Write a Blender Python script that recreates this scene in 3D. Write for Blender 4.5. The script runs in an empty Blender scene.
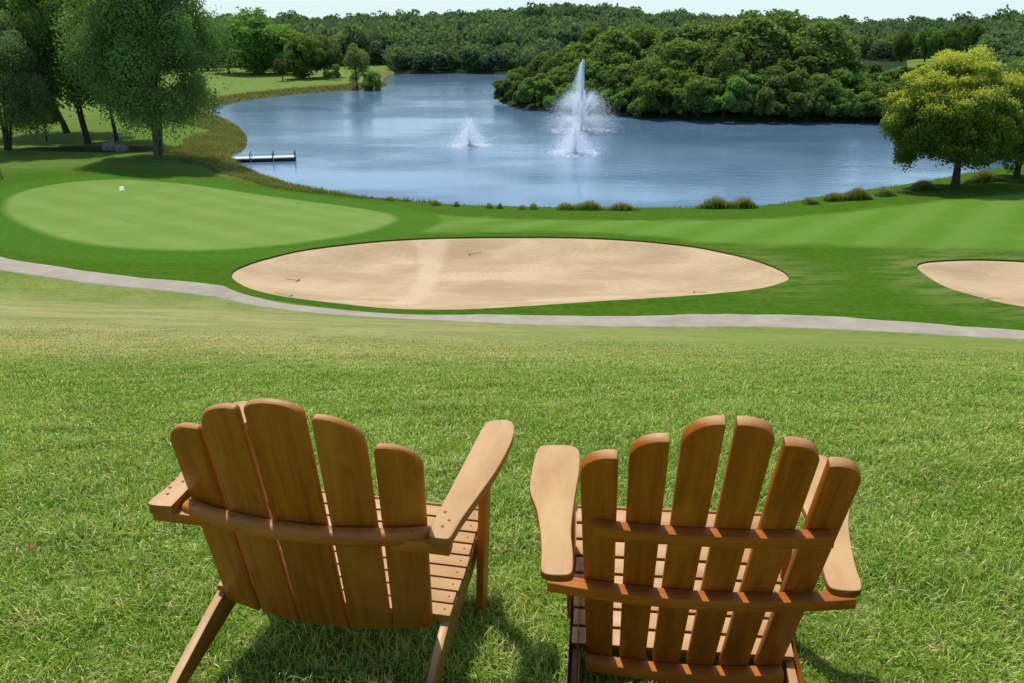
import bpy, bmesh, math, random
import numpy as np
from mathutils import Vector, Matrix, noise as mnoise
rad = math.radians
SC = bpy.context.scene
COL = SC.collection
EYE = 1.60                                    # camera height above world zero
F = 800.0
PITCH = math.atan(319.5 / F)
cP, sP = math.cos(PITCH), math.sin(PITCH)
WATER_Z = EYE - 15.0

# ------------------------------------------------------------------ helpers
def tag(o, label=None, cat=None, group=None, kind=None):
    if label: o['label'] = label
    if cat: o['category'] = cat
    if group: o['group'] = group
    if kind: o['kind'] = kind
    return o

def empty(name, loc=(0, 0, 0), rz=0.0):
    o = bpy.data.objects.new(name, None)
    o.empty_display_size = 0.2
    o.location = loc
    o.rotation_euler = (0, 0, rz)
    COL.objects.link(o)
    return o

def link(name, me, mat=None, parent=None):
    if mat is not None and not me.materials:
        me.materials.append(mat)
    o = bpy.data.objects.new(name, me)
    COL.objects.link(o)
    if parent: o.parent = parent
    return o

def np_mesh(name, V, Fq, attrs=None, smooth=False):
    """V (n,3) float; Fq (m,k) int faces of equal size, or list of such arrays."""
    me = bpy.data.meshes.new(name)
    if not isinstance(Fq, (list, tuple)): Fq = [Fq]
    Fq = [np.asarray(f, dtype=np.int32) for f in Fq if len(f)]
    me.vertices.add(len(V))
    me.vertices.foreach_set('co', np.asarray(V, dtype=np.float32).ravel())
    nl = sum(f.size for f in Fq)
    me.loops.add(nl)
    me.loops.foreach_set('vertex_index', np.concatenate([f.ravel() for f in Fq]))
    tot = np.concatenate([np.full(len(f), f.shape[1], dtype=np.int32) for f in Fq])
    st = np.concatenate([[0], np.cumsum(tot)[:-1]]).astype(np.int32)
    me.polygons.add(len(tot))
    me.polygons.foreach_set('loop_start', st)
    me.polygons.foreach_set('loop_total', tot)
    me.update(calc_edges=True)
    me.polygons.foreach_set('use_smooth', np.full(len(tot), smooth, dtype=bool))
    for k, a in (attrs or {}).items():
        a = np.asarray(a, dtype=np.float32)
        if a.ndim == 1:
            at = me.attributes.new(k, 'FLOAT', 'POINT'); at.data.foreach_set('value', a)
        else:
            at = me.attributes.new(k, 'FLOAT_VECTOR', 'POINT'); at.data.foreach_set('vector', a.ravel())
    return me

def sstep(a, b, x):
    t = np.clip((x - a) / (b - a), 0, 1)
    return t * t * (3 - 2 * t)

# ------------------------------------------------------------------ materials
class NT:
    def __init__(s, name):
        s.m = bpy.data.materials.new(name); s.m.use_nodes = True
        s.t = s.m.node_tree; s.t.nodes.clear()
        s.out = s.t.nodes.new('ShaderNodeOutputMaterial')
    def n(s, typ, **kw):
        nd = s.t.nodes.new('ShaderNode' + typ)
        for k, v in kw.items():
            if k in nd.inputs.keys() and not hasattr(nd, k): s.set(nd, k, v)
            else: setattr(nd, k, v)
        return nd
    def set(s, nd, k, v):
        i = nd.inputs[k]
        if isinstance(v, bpy.types.NodeSocket): s.t.links.new(v, i)
        elif isinstance(v, (tuple, list)) and len(v) == 3 and i.type == 'RGBA': i.default_value = (*v, 1)
        else: i.default_value = v
    def math(s, op, a, b=None, c=None, clamp=False):
        nd = s.t.nodes.new('ShaderNodeMath'); nd.operation = op; nd.use_clamp = clamp
        for i, v in enumerate((a, b, c)):
            if v is not None: s.set(nd, i, v)
        return nd.outputs[0]
    def attr(s, name, out='Fac'):
        nd = s.t.nodes.new('ShaderNodeAttribute'); nd.attribute_name = name
        return nd.outputs[out]
    def noise(s, vec, scale, detail=3, rough=.5, lo=None, hi=None, out=0):
        nd = s.t.nodes.new('ShaderNodeTexNoise')
        if vec is not None: s.set(nd, 'Vector', vec)
        s.set(nd, 'Scale', scale); s.set(nd, 'Detail', detail); s.set(nd, 'Roughness', rough)
        v = nd.outputs[out]
        return v if lo is None else s.ramp(v, lo, hi)
    def ramp(s, v, lo, hi, a=0.0, b=1.0, smooth=True):
        nd = s.t.nodes.new('ShaderNodeMapRange')
        nd.interpolation_type = 'SMOOTHSTEP' if smooth else 'LINEAR'
        s.set(nd, 'Value', v); s.set(nd, 'From Min', lo); s.set(nd, 'From Max', hi)
        s.set(nd, 'To Min', a); s.set(nd, 'To Max', b)
        return nd.outputs[0]
    def mix(s, f, a, b, mode='MIX'):
        nd = s.t.nodes.new('ShaderNodeMix'); nd.data_type = 'RGBA'; nd.blend_type = mode
        s.set(nd, 0, f); s.set(nd, 6, a if not isinstance(a, tuple) else (*a, 1) if len(a) == 3 else a)
        s.set(nd, 7, b if not isinstance(b, tuple) else (*b, 1) if len(b) == 3 else b)
        return nd.outputs[2]
    def scl(s, vec, sc, loc=(0, 0, 0), rot=(0, 0, 0)):
        nd = s.t.nodes.new('ShaderNodeMapping'); s.set(nd, 'Vector', vec)
        nd.inputs['Scale'].default_value = sc; nd.inputs['Location'].default_value = loc
        nd.inputs['Rotation'].default_value = rot
        return nd.outputs[0]
    def pos(s): return s.t.nodes.new('ShaderNodeNewGeometry').outputs['Position']
    def xyz(s, v):
        nd = s.t.nodes.new('ShaderNodeSeparateXYZ'); s.set(nd, 0, v); return nd.outputs
    def bump(s, h, strength, dist, normal=None):
        nd = s.t.nodes.new('ShaderNodeBump'); s.set(nd, 'Height', h)
        s.set(nd, 'Strength', strength); s.set(nd, 'Distance', dist)
        if normal is not None: s.set(nd, 'Normal', normal)
        return nd.outputs[0]
    def bsdf(s, col, rough=.6, normal=None, spec=.3, metal=0, **kw):
        nd = s.t.nodes.new('ShaderNodeBsdfPrincipled')
        s.set(nd, 'Base Color', col); s.set(nd, 'Roughness', rough)
        s.set(nd, 'Specular IOR Level', spec); s.set(nd, 'Metallic', metal)
        if normal is not None: s.set(nd, 'Normal', normal)
        for k, v in kw.items(): s.set(nd, k.replace('_', ' '), v)
        s.t.links.new(nd.outputs[0], s.out.inputs[0]); return nd

DRY = (-9.5, 16.5)      # middle of the driest patch of the slope
def lawn_colour(k):
    """colour of the long hillside lawn as a function of world position (shared by blades and soil)"""
    p = k.pos(); x, y, z = k.xyz(p)
    big = k.noise(k.scl(p, (1, 1, 0)), .35, 3, .55)
    mid = k.noise(k.scl(p, (1, 1, 0), (5, 3, 0)), 2.2, 4, .6)
    c = k.mix(k.ramp(mid, .35, .65), (.185, .305, .026), (.275, .405, .058))
    # dry straw coloured band running across the slope, strongest on the left
    band = k.math('MULTIPLY', k.ramp(y, 8.0, 12), k.ramp(y, 46, 26))
    lw = k.ramp(k.math('DIVIDE', x, k.math('ADD', y, 1.0)), .62, -.45, .28, 1.0)
    st = k.noise(k.scl(p, (.16, 1.0, 0), (1, 2, 0), (0, 0, rad(-9))), .75, 5, .62)
    dry = k.math('MULTIPLY', k.math('MULTIPLY', band, lw), k.ramp(st, .26, .48))
    ex = k.math('DIVIDE', k.math('ADD', x, DRY[0] * -1), 11.0); ey = k.math('DIVIDE', k.math('SUBTRACT', y, DRY[1] - .10 * 0), 3.4)
    er = k.math('ADD', k.math('MULTIPLY', ex, ex), k.math('MULTIPLY', ey, ey))
    pat = k.math('MULTIPLY', k.ramp(er, 1.5, .1), k.ramp(k.noise(k.scl(p, (.3, 1.8, 0), (7, 2, 0)), 1.1, 5, .65), .30, .52))
    dry = k.math('MAXIMUM', dry, pat)
    c = k.mix(k.math('MULTIPLY', dry, .95), c, (.60, .52, .25))
    # small dry flecks everywhere
    fl = k.noise(k.scl(p, (1, 1, 0), (9, 9, 0)), 1.1, 4, .65)
    c = k.mix(k.math('MULTIPLY', k.ramp(fl, .5, .75), .5), c, (.46, .44, .16))
    c = k.mix(k.math('MULTIPLY', k.ramp(big, .38, .62), .35), c, (.125, .25, .020))
    p3 = k.scl(p, (1, 1.25, 0), (3, 7, 0))
    tuft = k.noise(p3, 3.4, 3, .6); tan = k.noise(p3, 7.5, 3, .65); pale = k.noise(k.scl(p, (1, 1.2, 0), (13, 1, 0)), 5.0, 4, .65)
    c = k.mix(k.math('MULTIPLY', k.ramp(tuft, .52, .70), .6), c, (.105, .235, .022))
    c = k.mix(k.math('MULTIPLY', k.ramp(tan, .55, .68), .65), c, (.50, .45, .20))
    c = k.mix(k.math('MULTIPLY', k.ramp(pale, .54, .68), .55), c, (.40, .50, .17))
    return c, p, x, y

def mat_grass_blade():
    k = NT('grass_blade'); c, p, x, y = lawn_colour(k)
    t = k.attr('tint'); h = k.attr('tip')
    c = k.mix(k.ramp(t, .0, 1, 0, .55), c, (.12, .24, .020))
    c = k.mix(k.math('MULTIPLY', k.ramp(t, .78, .92), .8), c, (.66, .58, .28))
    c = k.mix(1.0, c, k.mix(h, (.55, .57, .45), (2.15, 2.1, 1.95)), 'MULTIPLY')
    d = k.n('BsdfDiffuse'); k.set(d, 'Color', c)
    tr = k.n('BsdfTranslucent'); k.set(tr, 'Color', k.mix(1.0, c, (1.15, 1.1, .5), 'MULTIPLY'))
    g = k.n('BsdfGlossy'); k.set(g, 'Roughness', .45); k.set(g, 'Color', (.9, .95, .85, 1))
    m1 = k.n('MixShader'); k.set(m1, 0, .34); k.t.links.new(d.outputs[0], m1.inputs[1]); k.t.links.new(tr.outputs[0], m1.inputs[2])
    m2 = k.n('MixShader'); k.set(m2, 0, .03); k.t.links.new(m1.outputs[0], m2.inputs[1]); k.t.links.new(g.outputs[0], m2.inputs[2])
    k.t.links.new(m2.outputs[0], k.out.inputs[0])
    return k.m

def mat_ground():
    k = NT('turf')
    lawn, p, x, y = lawn_colour(k)
    p2 = k.scl(p, (1, 1, 0))
    sp, sg, sb, sf, sl, sh = [k.attr(a) for a in ('sd_path', 'sd_green', 'sd_bunker', 'sd_fair', 'sd_lake', 'side')]
    # side: negative on the camera's side of the path
    near = k.ramp(y, 3.0, 9.0, .42, 1.0)
    fine = k.noise(k.scl(p, (.6, 2.2, 0)), 3.0, 6, .75)
    lawn = k.mix(1.0, lawn, k.mix(near, (.40, .42, .33), (.66, .68, .66)), 'MULTIPLY')
    lawn = k.mix(k.math('MULTIPLY', k.ramp(fine, .4, .65), .5), lawn, k.mix(1.0, lawn, (.66, .72, .55), 'MULTIPLY'))
    grit = k.noise(k.scl(p, (1.2, 3.5, 0), (3, 3, 0)), 9, 4, .8)
    lawn = k.mix(1.0, lawn, k.mix(k.ramp(grit, .35, .65), (.82, .84, .78), (1.18, 1.16, 1.2)), 'MULTIPLY')
    n1 = k.noise(p2, .45, 4, .6); n2 = k.noise(p2, 3.0, 5, .65); n3 = k.noise(k.scl(p, (.25, 1, 0)), 1.3, 4, .6)
    rough = k.mix(k.ramp(n2, .3, .7), (.040, .112, .004), (.072, .150, .010))
    rough = k.mix(k.math('MULTIPLY', k.ramp(n3, .48, .72), .45), rough, (.115, .175, .022))
    # mown fairway with diagonal mowing stripes
    rot = k.xyz(k.scl(p, (1, 1, 1), (0, 0, 0), (0, 0, rad(38))))[0]
    st = k.math('SINE', k.math('ADD', k.math('MULTIPLY', rot, 1.5), k.math('MULTIPLY', n1, 2.0)))
    fair = k.mix(k.ramp(st, -1.0, 1.0), (.104, .216, .020), (.128, .245, .034))
    fair = k.mix(k.math('MULTIPLY', k.ramp(n1, .45, .7), .4), fair, (.155, .26, .05))
    w = k.math('ADD', sf, k.math('MULTIPLY', k.math('SUBTRACT', n1, .5), 3.0))
    c = k.mix(k.ramp(w, .8, -1.0), rough, fair)
    # close collar round the green
    coll = k.ramp(sg, 3.4, 2.6)
    c = k.mix(k.math('MULTIPLY', coll, .9), c, k.mix(k.ramp(n2, .3, .7), (.052, .145, .010), (.075, .178, .016)))
    # worn grass beside the far bunker
    wb = k.math('MULTIPLY', k.ramp(sb, 4.0, .3), k.math('MULTIPLY', k.ramp(x, 10, 16), k.ramp(n3, .38, .62)))
    c = k.mix(k.math('MULTIPLY', wb, .6), c, (.20, .235, .07))
    # far meadows
    far = k.ramp(y, 120, 150)
    mead = k.mix(k.ramp(n3, .35, .65), (.12, .20, .035), (.19, .26, .06))
    c = k.mix(far, c, mead)
    farl = k.ramp(k.math('ADD', k.math('MULTIPLY', x, -1.0), k.math('MULTIPLY', y, .25)), 36, 44)
    c = k.mix(k.math('MULTIPLY', farl, k.math('MULTIPLY', k.ramp(y, 74, 84), .6)), c, mead)
    # long unmown bank by the water
    bank = k.ramp(k.math('ADD', sl, k.math('MULTIPLY', k.math('SUBTRACT', n1, .5), 5.0)), k.ramp(x, -14, -30, 1.2, 6.5), .4)
    bk = k.mix(k.ramp(n2, .35, .65), (.11, .15, .03), (.26, .23, .09))
    c = k.mix(bank, c, bk)
    mud = k.ramp(sl, .35, -.1)
    c = k.mix(mud, c, (.06, .055, .03))
    # hillside lawn on the camera's side of the path
    c = k.mix(k.ramp(sh, .25, -.05), c, lawn)
    # bare bark bed under the left trees
    bed = k.math('ADD', k.attr('bed'), k.math('MULTIPLY', k.math('SUBTRACT', n2, .5), .5))
    c = k.mix(k.ramp(bed, .35, .6), c, (.055, .045, .025))
    # forest floor
    c = k.mix(k.ramp(k.attr('wood'), .4, .6), c, (.03, .05, .018))
    hb = k.noise(p2, 14, 5, .75)
    nb = k.bump(k.math('ADD', hb, k.math('MULTIPLY', n2, 2.0)), .55, .05)
    k.bsdf(c, .95, nb, .03)
    return k.m

def mat_green():
    k = NT('putting_turf'); p = k.pos(); p2 = k.scl(p, (1, 1, 0))
    n = k.noise(p2, .3, 3, .5); n2 = k.noise(p2, 5, 5, .7)
    rot = k.xyz(k.scl(p, (1, 1, 1), (0, 0, 0), (0, 0, rad(-52))))[0]
    st = k.math('SINE', k.math('MULTIPLY', rot, 1.9))
    c = k.mix(k.ramp(n, .3, .7), (.165, .262, .050), (.200, .292, .070))
    c = k.mix(k.math('MULTIPLY', k.ramp(st, -.6, .6), .5), c, (.145, .245, .040))
    c = k.mix(k.math('MULTIPLY', k.ramp(n2, .4, .7), .15), c, (.14, .225, .04))
    e = k.math('ADD', k.attr('edge'), k.math('MULTIPLY', k.math('SUBTRACT', n2, .5), .9))
    c = k.mix(k.ramp(e, .75, .0), c, (.075, .178, .016))
    k.bsdf(c, .9, k.bump(n2, .3, .02), .04); return k.m

def mat_sand():
    k = NT('bunker_sand'); p = k.pos(); p2 = k.scl(p, (1, 1, 0))
    n = k.noise(p2, .22, 4, .6); n2 = k.noise(p2, 9, 5, .75)
    # rake lines curving with distortion
    dist = k.noise(p2, .18, 2, .5, out=1)
    v = k.n('VectorMath', operation='MULTIPLY_ADD'); k.set(v, 0, dist); v.inputs[1].default_value = (9, 9, 0); k.set(v, 2, p2)
    r = k.xyz(v.outputs[0]); ln = k.math('SINE', k.math('MULTIPLY', k.math('ADD', r[0], k.math('MULTIPLY', r[1], .55)), 7.5))
    e = k.attr('edge')
    c = k.mix(k.ramp(n, .35, .65), (.50, .36, .205), (.60, .445, .265))
    c = k.mix(k.math('MULTIPLY', k.ramp(ln, .1, 1), .16), c, (.43, .295, .16))
    c = k.mix(k.math('MULTIPLY', k.ramp(n2, .5, .8), .25), c, (.42, .29, .16))
    # darker patches away from the edge, smoothed track
    dark_sand = k.math('MULTIPLY', k.ramp(k.noise(k.scl(p, (.35, .8, 0), (3, 1, 0)), .35, 3, .6), .42, .62), k.ramp(e, .05, .45))
    c = k.mix(k.math('MULTIPLY', dark_sand, .6), c, (.38, .265, .15))
    c = k.mix(k.math('MULTIPLY', k.ramp(k.attr('track'), .0, 1), .6), c, (.66, .50, .32))
    h = k.math('ADD', k.math('MULTIPLY', ln, .5), k.math('MULTIPLY', n2, 1.4))
    k.bsdf(c, .95, k.bump(h, .5, .03), .1); return k.m

def mat_path():
    k = NT('path_asphalt'); p = k.pos(); p2 = k.scl(p, (1, 1, 0))
    n = k.noise(p2, .8, 5, .65); n2 = k.noise(p2, 26, 4, .8)
    c = k.mix(k.ramp(n, .3, .7), (.34, .295, .225), (.42, .37, .29))
    c = k.mix(k.math('MULTIPLY', k.ramp(n2, .4, .75), .35), c, (.27, .25, .20))
    e = k.attr('edge')
    c = k.mix(k.math('MULTIPLY', k.ramp(k.math('ADD', e, k.math('MULTIPLY', n, .16)), .16, .04), .8), c, (.16, .20, .07))
    n3 = k.noise(k.scl(p, (.5, .5, 0), (2, 9, 0)), .7, 5, .6)
    c = k.mix(k.math('MULTIPLY', k.ramp(n3, .48, .68), .4), c, (.235, .21, .165))
    al = k.math('ADD', k.attr('along'), k.math('MULTIPLY', k.noise(p2, 1.6, 4, .7), .55))
    c = k.mix(k.math('MULTIPLY', k.ramp(al, .10, .03), .8), c, (.06, .06, .04))
    k.bsdf(c, .9, k.bump(n2, .4, .01), .2); return k.m

def mat_water():
    k = NT('lake_water'); p = k.pos()
    a = k.noise(k.scl(p, (.55, 1.0, 0), (0, 0, 0), (0, 0, rad(14))), 1.15, 4, .6)
    b = k.noise(k.scl(p, (.5, 1.0, 0), (4, 2, 0), (0, 0, rad(-20))), 4.2, 3, .6)
    big = k.noise(k.scl(p, (.5, 1.0, 0), (7, 2, 0), (0, 0, rad(10))), .055, 3, .55)
    gust = k.ramp(big, .40, .60, .25, 1.0)
    h = k.math('ADD', a, k.math('MULTIPLY', b, .35))
    nb = k.n('Bump'); k.set(nb, 'Height', h); k.set(nb, 'Strength', k.math('MULTIPLY', gust, .26)); k.set(nb, 'Distance', .35)
    c = k.mix(k.ramp(big, .35, .65), (.165, .28, .41), (.09, .17, .28))
    k.bsdf(c, .08, nb.outputs[0], .5, IOR=1.75)
    return k.m

def mat_wood(name, base, dark, light, rough=.42, weather_lit=.0, green=0.0, spec=.22):
    k = NT(name)
    g = k.attr('grain', 'Vector')
    a = k.noise(k.scl(g, (2.6, 46, 46)), 1.0, 7, .72)
    b = k.noise(k.scl(g, (7, 160, 160)), 1.0, 4, .7)
    c = k.noise(k.scl(g, (2.5, 7, 7), (3, 3, 3)), 1.0, 4, .6)
    col = k.mix(k.ramp(a, .3, .7), base, dark)
    col = k.mix(k.math('MULTIPLY', k.ramp(b, .45, .75), .6), col, dark)
    spots = k.noise(k.scl(g, (9, 26, 26), (5, 5, 5)), 1.0, 3, .5)
    col = k.mix(k.math('MULTIPLY', k.ramp(spots, .64, .76), .6), col, tuple(v * .45 for v in dark))
    col = k.mix(k.math('MULTIPLY', k.ramp(c, .45, .72), .55), col, light)
    oi = k.n('ObjectInfo')
    col = k.mix(k.math('MULTIPLY', oi.outputs['Random'], .22), col, light)
    # upward faces paler: weathering plus sunlight painted into the colour
    if weather_lit:
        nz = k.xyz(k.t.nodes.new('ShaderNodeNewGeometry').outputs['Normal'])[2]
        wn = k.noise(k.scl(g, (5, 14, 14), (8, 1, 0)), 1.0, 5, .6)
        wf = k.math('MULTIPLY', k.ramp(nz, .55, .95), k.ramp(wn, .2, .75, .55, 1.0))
        col = k.mix(k.math('MULTIPLY', wf, weather_lit), col, (.63, .395, .18))
    if green:
        gn = k.noise(k.scl(g, (3, 18, 18), (1, 7, 0)), 1.0, 4, .6)
        col = k.mix(k.math('MULTIPLY', k.ramp(gn, .45, .7), green), col, (.16, .15, .035))
    h = k.math('ADD', a, k.math('MULTIPLY', b, .6))
    rr = k.ramp(c, .2, .8, rough - .08, rough + .14)
    k.bsdf(col, rr, k.bump(h, .3, .002), spec)
    return k.m

def mat_bark(name, col=(.10, .075, .05), col2=(.05, .038, .026)):
    k = NT(name); co = k.n('TexCoord').outputs['Object']
    n = k.noise(k.scl(co, (6, 6, 1.2)), 1.5, 5, .7)
    k.bsdf(k.mix(k.ramp(n, .35, .65), col, col2), .9, k.bump(n, .8, .05), .1); return k.m

def mat_leaf(name, c1, c2, tipc=None, tipf=0.0, trans=.44, var=.35, gloss=.02):
    k = NT(name)
    t = k.attr('tint'); tip = k.attr('tip'); oi = k.n('ObjectInfo')
    c = k.mix(t, c1, c2)
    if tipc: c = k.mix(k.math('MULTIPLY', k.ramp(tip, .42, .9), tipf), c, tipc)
    hsv = k.n('HueSaturation'); k.set(hsv, 'Color', c)
    r = oi.outputs['Random']
    k.set(hsv, 'Hue', k.ramp(r, 0, 1, .5 - .012 * var, .5 + .045 * var, False))
    k.set(hsv, 'Value', k.ramp(r, 0, 1, 1 - .7 * var, 1 + .7 * var, False))
    c = hsv.outputs[0]
    d = k.n('BsdfDiffuse'); k.set(d, 'Color', c)
    tr = k.n('BsdfTranslucent'); k.set(tr, 'Color', k.mix(1.0, c, (1.3, 1.25, .6), 'MULTIPLY'))
    g = k.n('BsdfGlossy'); k.set(g, 'Roughness', .6); k.set(g, 'Color', (.8, .85, .8, 1))
    m1 = k.n('MixShader'); k.set(m1, 0, trans); k.t.links.new(d.outputs[0], m1.inputs[1]); k.t.links.new(tr.outputs[0], m1.inputs[2])
    m2 = k.n('MixShader'); k.set(m2, 0, gloss); k.t.links.new(m1.outputs[0], m2.inputs[1]); k.t.links.new(g.outputs[0], m2.inputs[2])
    k.t.links.new(m2.outputs[0], k.out.inputs[0]); return k.m

def mat_plain(name, col, rough=.6, metal=0, bumpy=.0, var=.12):
    k = NT(name); co = k.n('TexCoord').outputs['Object']
    n = k.noise(co, 6, 4, .6)
    c = k.mix(k.ramp(n, .3, .7), col, tuple(v * (1 - var * 2) for v in col))
    k.bsdf(c, rough, k.bump(n, bumpy, .03) if bumpy else None, .3, metal); return k.m

def mat_spray():
    k = NT('water_spray')
    d = k.n('BsdfDiffuse'); k.set(d, 'Color', (.44, .45, .46, 1))
    tr = k.n('BsdfTranslucent'); k.set(tr, 'Color', (.60, .61, .62, 1))
    m = k.n('AddShader'); k.t.links.new(d.outputs[0], m.inputs[0]); k.t.links.new(tr.outputs[0], m.inputs[1])     # droplets scatter strongly forward as well as back
    k.t.links.new(m.outputs[0], k.out.inputs[0]); return k.m

M = dict(
    blade=mat_grass_blade(), ground=mat_ground(), green=mat_green(), sand=mat_sand(), path=mat_path(), water=mat_water(),
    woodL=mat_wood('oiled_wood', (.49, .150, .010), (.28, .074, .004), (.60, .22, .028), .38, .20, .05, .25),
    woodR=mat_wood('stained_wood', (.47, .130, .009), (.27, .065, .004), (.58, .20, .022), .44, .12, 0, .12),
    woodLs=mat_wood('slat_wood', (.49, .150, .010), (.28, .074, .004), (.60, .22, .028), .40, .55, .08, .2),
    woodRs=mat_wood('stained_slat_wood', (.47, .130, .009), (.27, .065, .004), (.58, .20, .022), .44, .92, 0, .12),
    woodLt=mat_wood('lit_weathered_wood', (.34, .13, .016), (.24, .085, .010), (.42, .18, .03), .42, .95, .1, .3),  # darker base, tops carry painted sunlight as well as weathering
    woodRt=mat_wood('lit_bleached_wood', (.33, .115, .013), (.22, .07, .008), (.42, .16, .022), .48, .98, 0, .25),
    bark=mat_bark('bark'), barkg=mat_bark('grey_bark', (.17, .15, .12), (.08, .07, .055)),
    leaf_dark=mat_leaf('leaf_dark', (.075, .160, .032), (.18, .295, .066), (.22, .31, .07), .7, var=.5),
    leaf_big=mat_leaf('leaf_poplar', (.082, .170, .036), (.215, .33, .09), var=.12, gloss=.03),
    leaf_willow=mat_leaf('leaf_willow', (.105, .195, .06), (.24, .35, .135), var=.12, gloss=.03),
    leaf_yellow=mat_leaf('leaf_lime', (.055, .115, .013), (.14, .22, .022), (.60, .62, .10), .88, var=.05),
    leaf_light=mat_leaf('leaf_light', (.085, .150, .022), (.155, .24, .045), (.23, .30, .06), .6, var=.3),
    leaf_bush=mat_leaf('leaf_bush', (.075, .155, .024), (.17, .28, .055), (.24, .34, .07), .7, var=.5),
    leaf_weep=mat_leaf('leaf_weep', (.12, .18, .035), (.22, .29, .075), (.30, .36, .10), .6, var=.0),
    leaf_olive=mat_leaf('leaf_olive', (.09, .115, .035), (.16, .18, .06), var=.2),
    leaf_wood=mat_leaf('leaf_far_hazed', (.046, .108, .076), (.175, .285, .135), (.23, .34, .15), .5, var=.2, gloss=.0),  # bluish distance haze painted into the leaf colours
    reed=mat_leaf('reed_leaf', (.065, .14, .02), (.14, .24, .045), (.46, .38, .20), .75, var=.25),
    dryreed=mat_leaf('dry_grass', (.10, .15, .035), (.22, .23, .075), (.38, .32, .14), .7, var=.2),
    white=mat_plain('white_paint', (.80, .80, .78), .5, 0, 0, .04), dark=mat_plain('dark_metal', (.03, .03, .035), .5),
    soil=mat_plain('turf_edge_soil', (.10, .085, .030), .95, 0, .5, .3),
    rock=mat_plain('rock', (.30, .27, .25), .9, 0, .7, .25), post=mat_plain('stake_wood', (.42, .20, .08), .8),
    steel=mat_plain('galvanised_steel', (.35, .36, .37), .4, .8), foam=mat_spray(),
    screw=mat_plain('screw_head', (.30, .15, .06), .5, .2), rubber=mat_plain('float_plastic', (.02, .03, .05), .6),
)

# ------------------------------------------------------------------ terrain
def d_low(x, y):
    """drop of the flat ground below the eye"""
    D = np.interp(y, [0, 30, 36, 46, 60, 75, 110, 200, 300], [12.15, 12.15, 12.2, 12.75, 13.05, 13.3, 13.9, 13.9, 13.9])
    return D

def ray(px, py):
    dx = (px - 512) / F; dy = -(py - 341.5) / F
    return dx, cP + dy * sP, -sP + dy * cP

def gp(px, py, D=None):
    """ground point whose direction from the eye passes this picture position (world x, y)"""
    dx, fy, fz = ray(px, py)
    Dv = D if D is not None else 12.8
    for _ in range(12 if D is None else 1):
        t = Dv / -fz
        if D is None: Dv = float(d_low(dx * t, fy * t))
    t = Dv / -fz
    return dx * t, fy * t

def smooth_poly(P, n=6):
    """closed Catmull-Rom"""
    P = np.array(P, float); N = len(P); out = []
    for i in range(N):
        p0, p1, p2, p3 = P[i - 1], P[i], P[(i + 1) % N], P[(i + 2) % N]
        for j in range(n):
            t = j / n
            out.append(.5 * ((2 * p1) + (-p0 + p2) * t + (2 * p0 - 5 * p1 + 4 * p2 - p3) * t * t + (-p0 + 3 * p1 - 3 * p2 + p3) * t ** 3))
    return np.array(out)

def sdf(P, X, Y, closed=True):
    """signed distance, negative inside"""
    X = np.asarray(X, float); Y = np.asarray(Y, float)
    best = np.full(X.shape, 1e9); ins = np.zeros(X.shape, bool)
    N = len(P)
    for i in range(N if closed else N - 1):
        a = P[i]; b = P[(i + 1) % N]
        ex, ey = b[0] - a[0], b[1] - a[1]; L = ex * ex + ey * ey + 1e-12
        t = np.clip(((X - a[0]) * ex + (Y - a[1]) * ey) / L, 0, 1)
        dd = (X - a[0] - t * ex) ** 2 + (Y - a[1] - t * ey) ** 2
        best = np.minimum(best, dd)
        if closed:
            c = ((a[1] > Y) != (b[1] > Y)) & (X < ex * (Y - a[1]) / (ey if abs(ey) > 1e-12 else 1e-12) + a[0])
            ins ^= c
    best = np.sqrt(best)
    return np.where(ins, -best, best) if closed else best

BUNKER1 = smooth_poly([gp(*p) for p in [(232,274),(243,266),(268,258),(300,250.5),(350,244),(400,239.5),(460,237.3),(540,236.8),(600,238.3),(660,243),(710,250),(750,259),(778,269),(789,277.5),(778,284.5),(750,290),(700,295),(640,299),(560,304),(500,308),(440,310),(390,309),(340,304),(290,298),(255,290),(237,282)]])
BUNKER2 = smooth_poly([gp(*p) for p in [(917,266),(933,261.5),(975,260),(1024,261.5),(1085,266),(1130,284),(1120,308),(1070,313),(1024,307),(990,300),(950,289),(926,276)]])
GREEN = smooth_poly([gp(*p) for p in [(0,206),(10,195),(40,186.5),(80,181),(130,179),(200,182),(260,188),(330,196),(380,204),(400,213),(392,223),(365,233),(320,241),(260,248),(200,251.5),(140,250.5),(90,246),(50,238),(20,226),(3,215)]])
FAIR = smooth_poly([gp(*p) for p in [(400,206),(520,212),(640,213),(740,212),(800,208),(860,203),(930,198),(1024,191),(1120,186),(1180,220),(1120,250),(1024,250),(960,250),(900,249),(830,246),(770,247),(700,242),(640,235),(560,230),(480,230),(420,233),(390,222)]])
LAKE = smooth_poly([gp(px, py, 15.0) for px, py in [
    (232,156),(240,165),(262,177),(290,187),(330,196),(380,203),(440,208),(520,211),(600,212),(680,212),(735,211),(770,208.5),
    (800,203),(840,197),(880,191),(920,185),(960,177),(1010,168),(1050,150),(1010,134),(960,127),(900,124),(850,122),(800,122.5),(720,121.5),
    (650,118.5),(610,114),(560,112),(520,108),(499,101),(501,94),(520,88),(545,82),(540,77),(500,74.5),(460,73.5),(420,74),(393,75),(384,80),
    (386,86),(360,89),(320,92),(280,96),(243,101),(216,107),(205,112),(215,118),(234,126),(245,134),(247,143),(243,150)]], 5)
_pp = [(-160,236),(-60,251),(0,263.5),(60,273),(120,281),(180,286.5),(230,293),(270,301),(330,310),(400,316.5),(480,321),(560,323),(640,323),(700,321.5),(760,321.5),(820,323),(900,328),(960,333),(1024,338),(1100,347),(1250,362)]
_pw = [gp(*p) for p in _pp]
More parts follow.
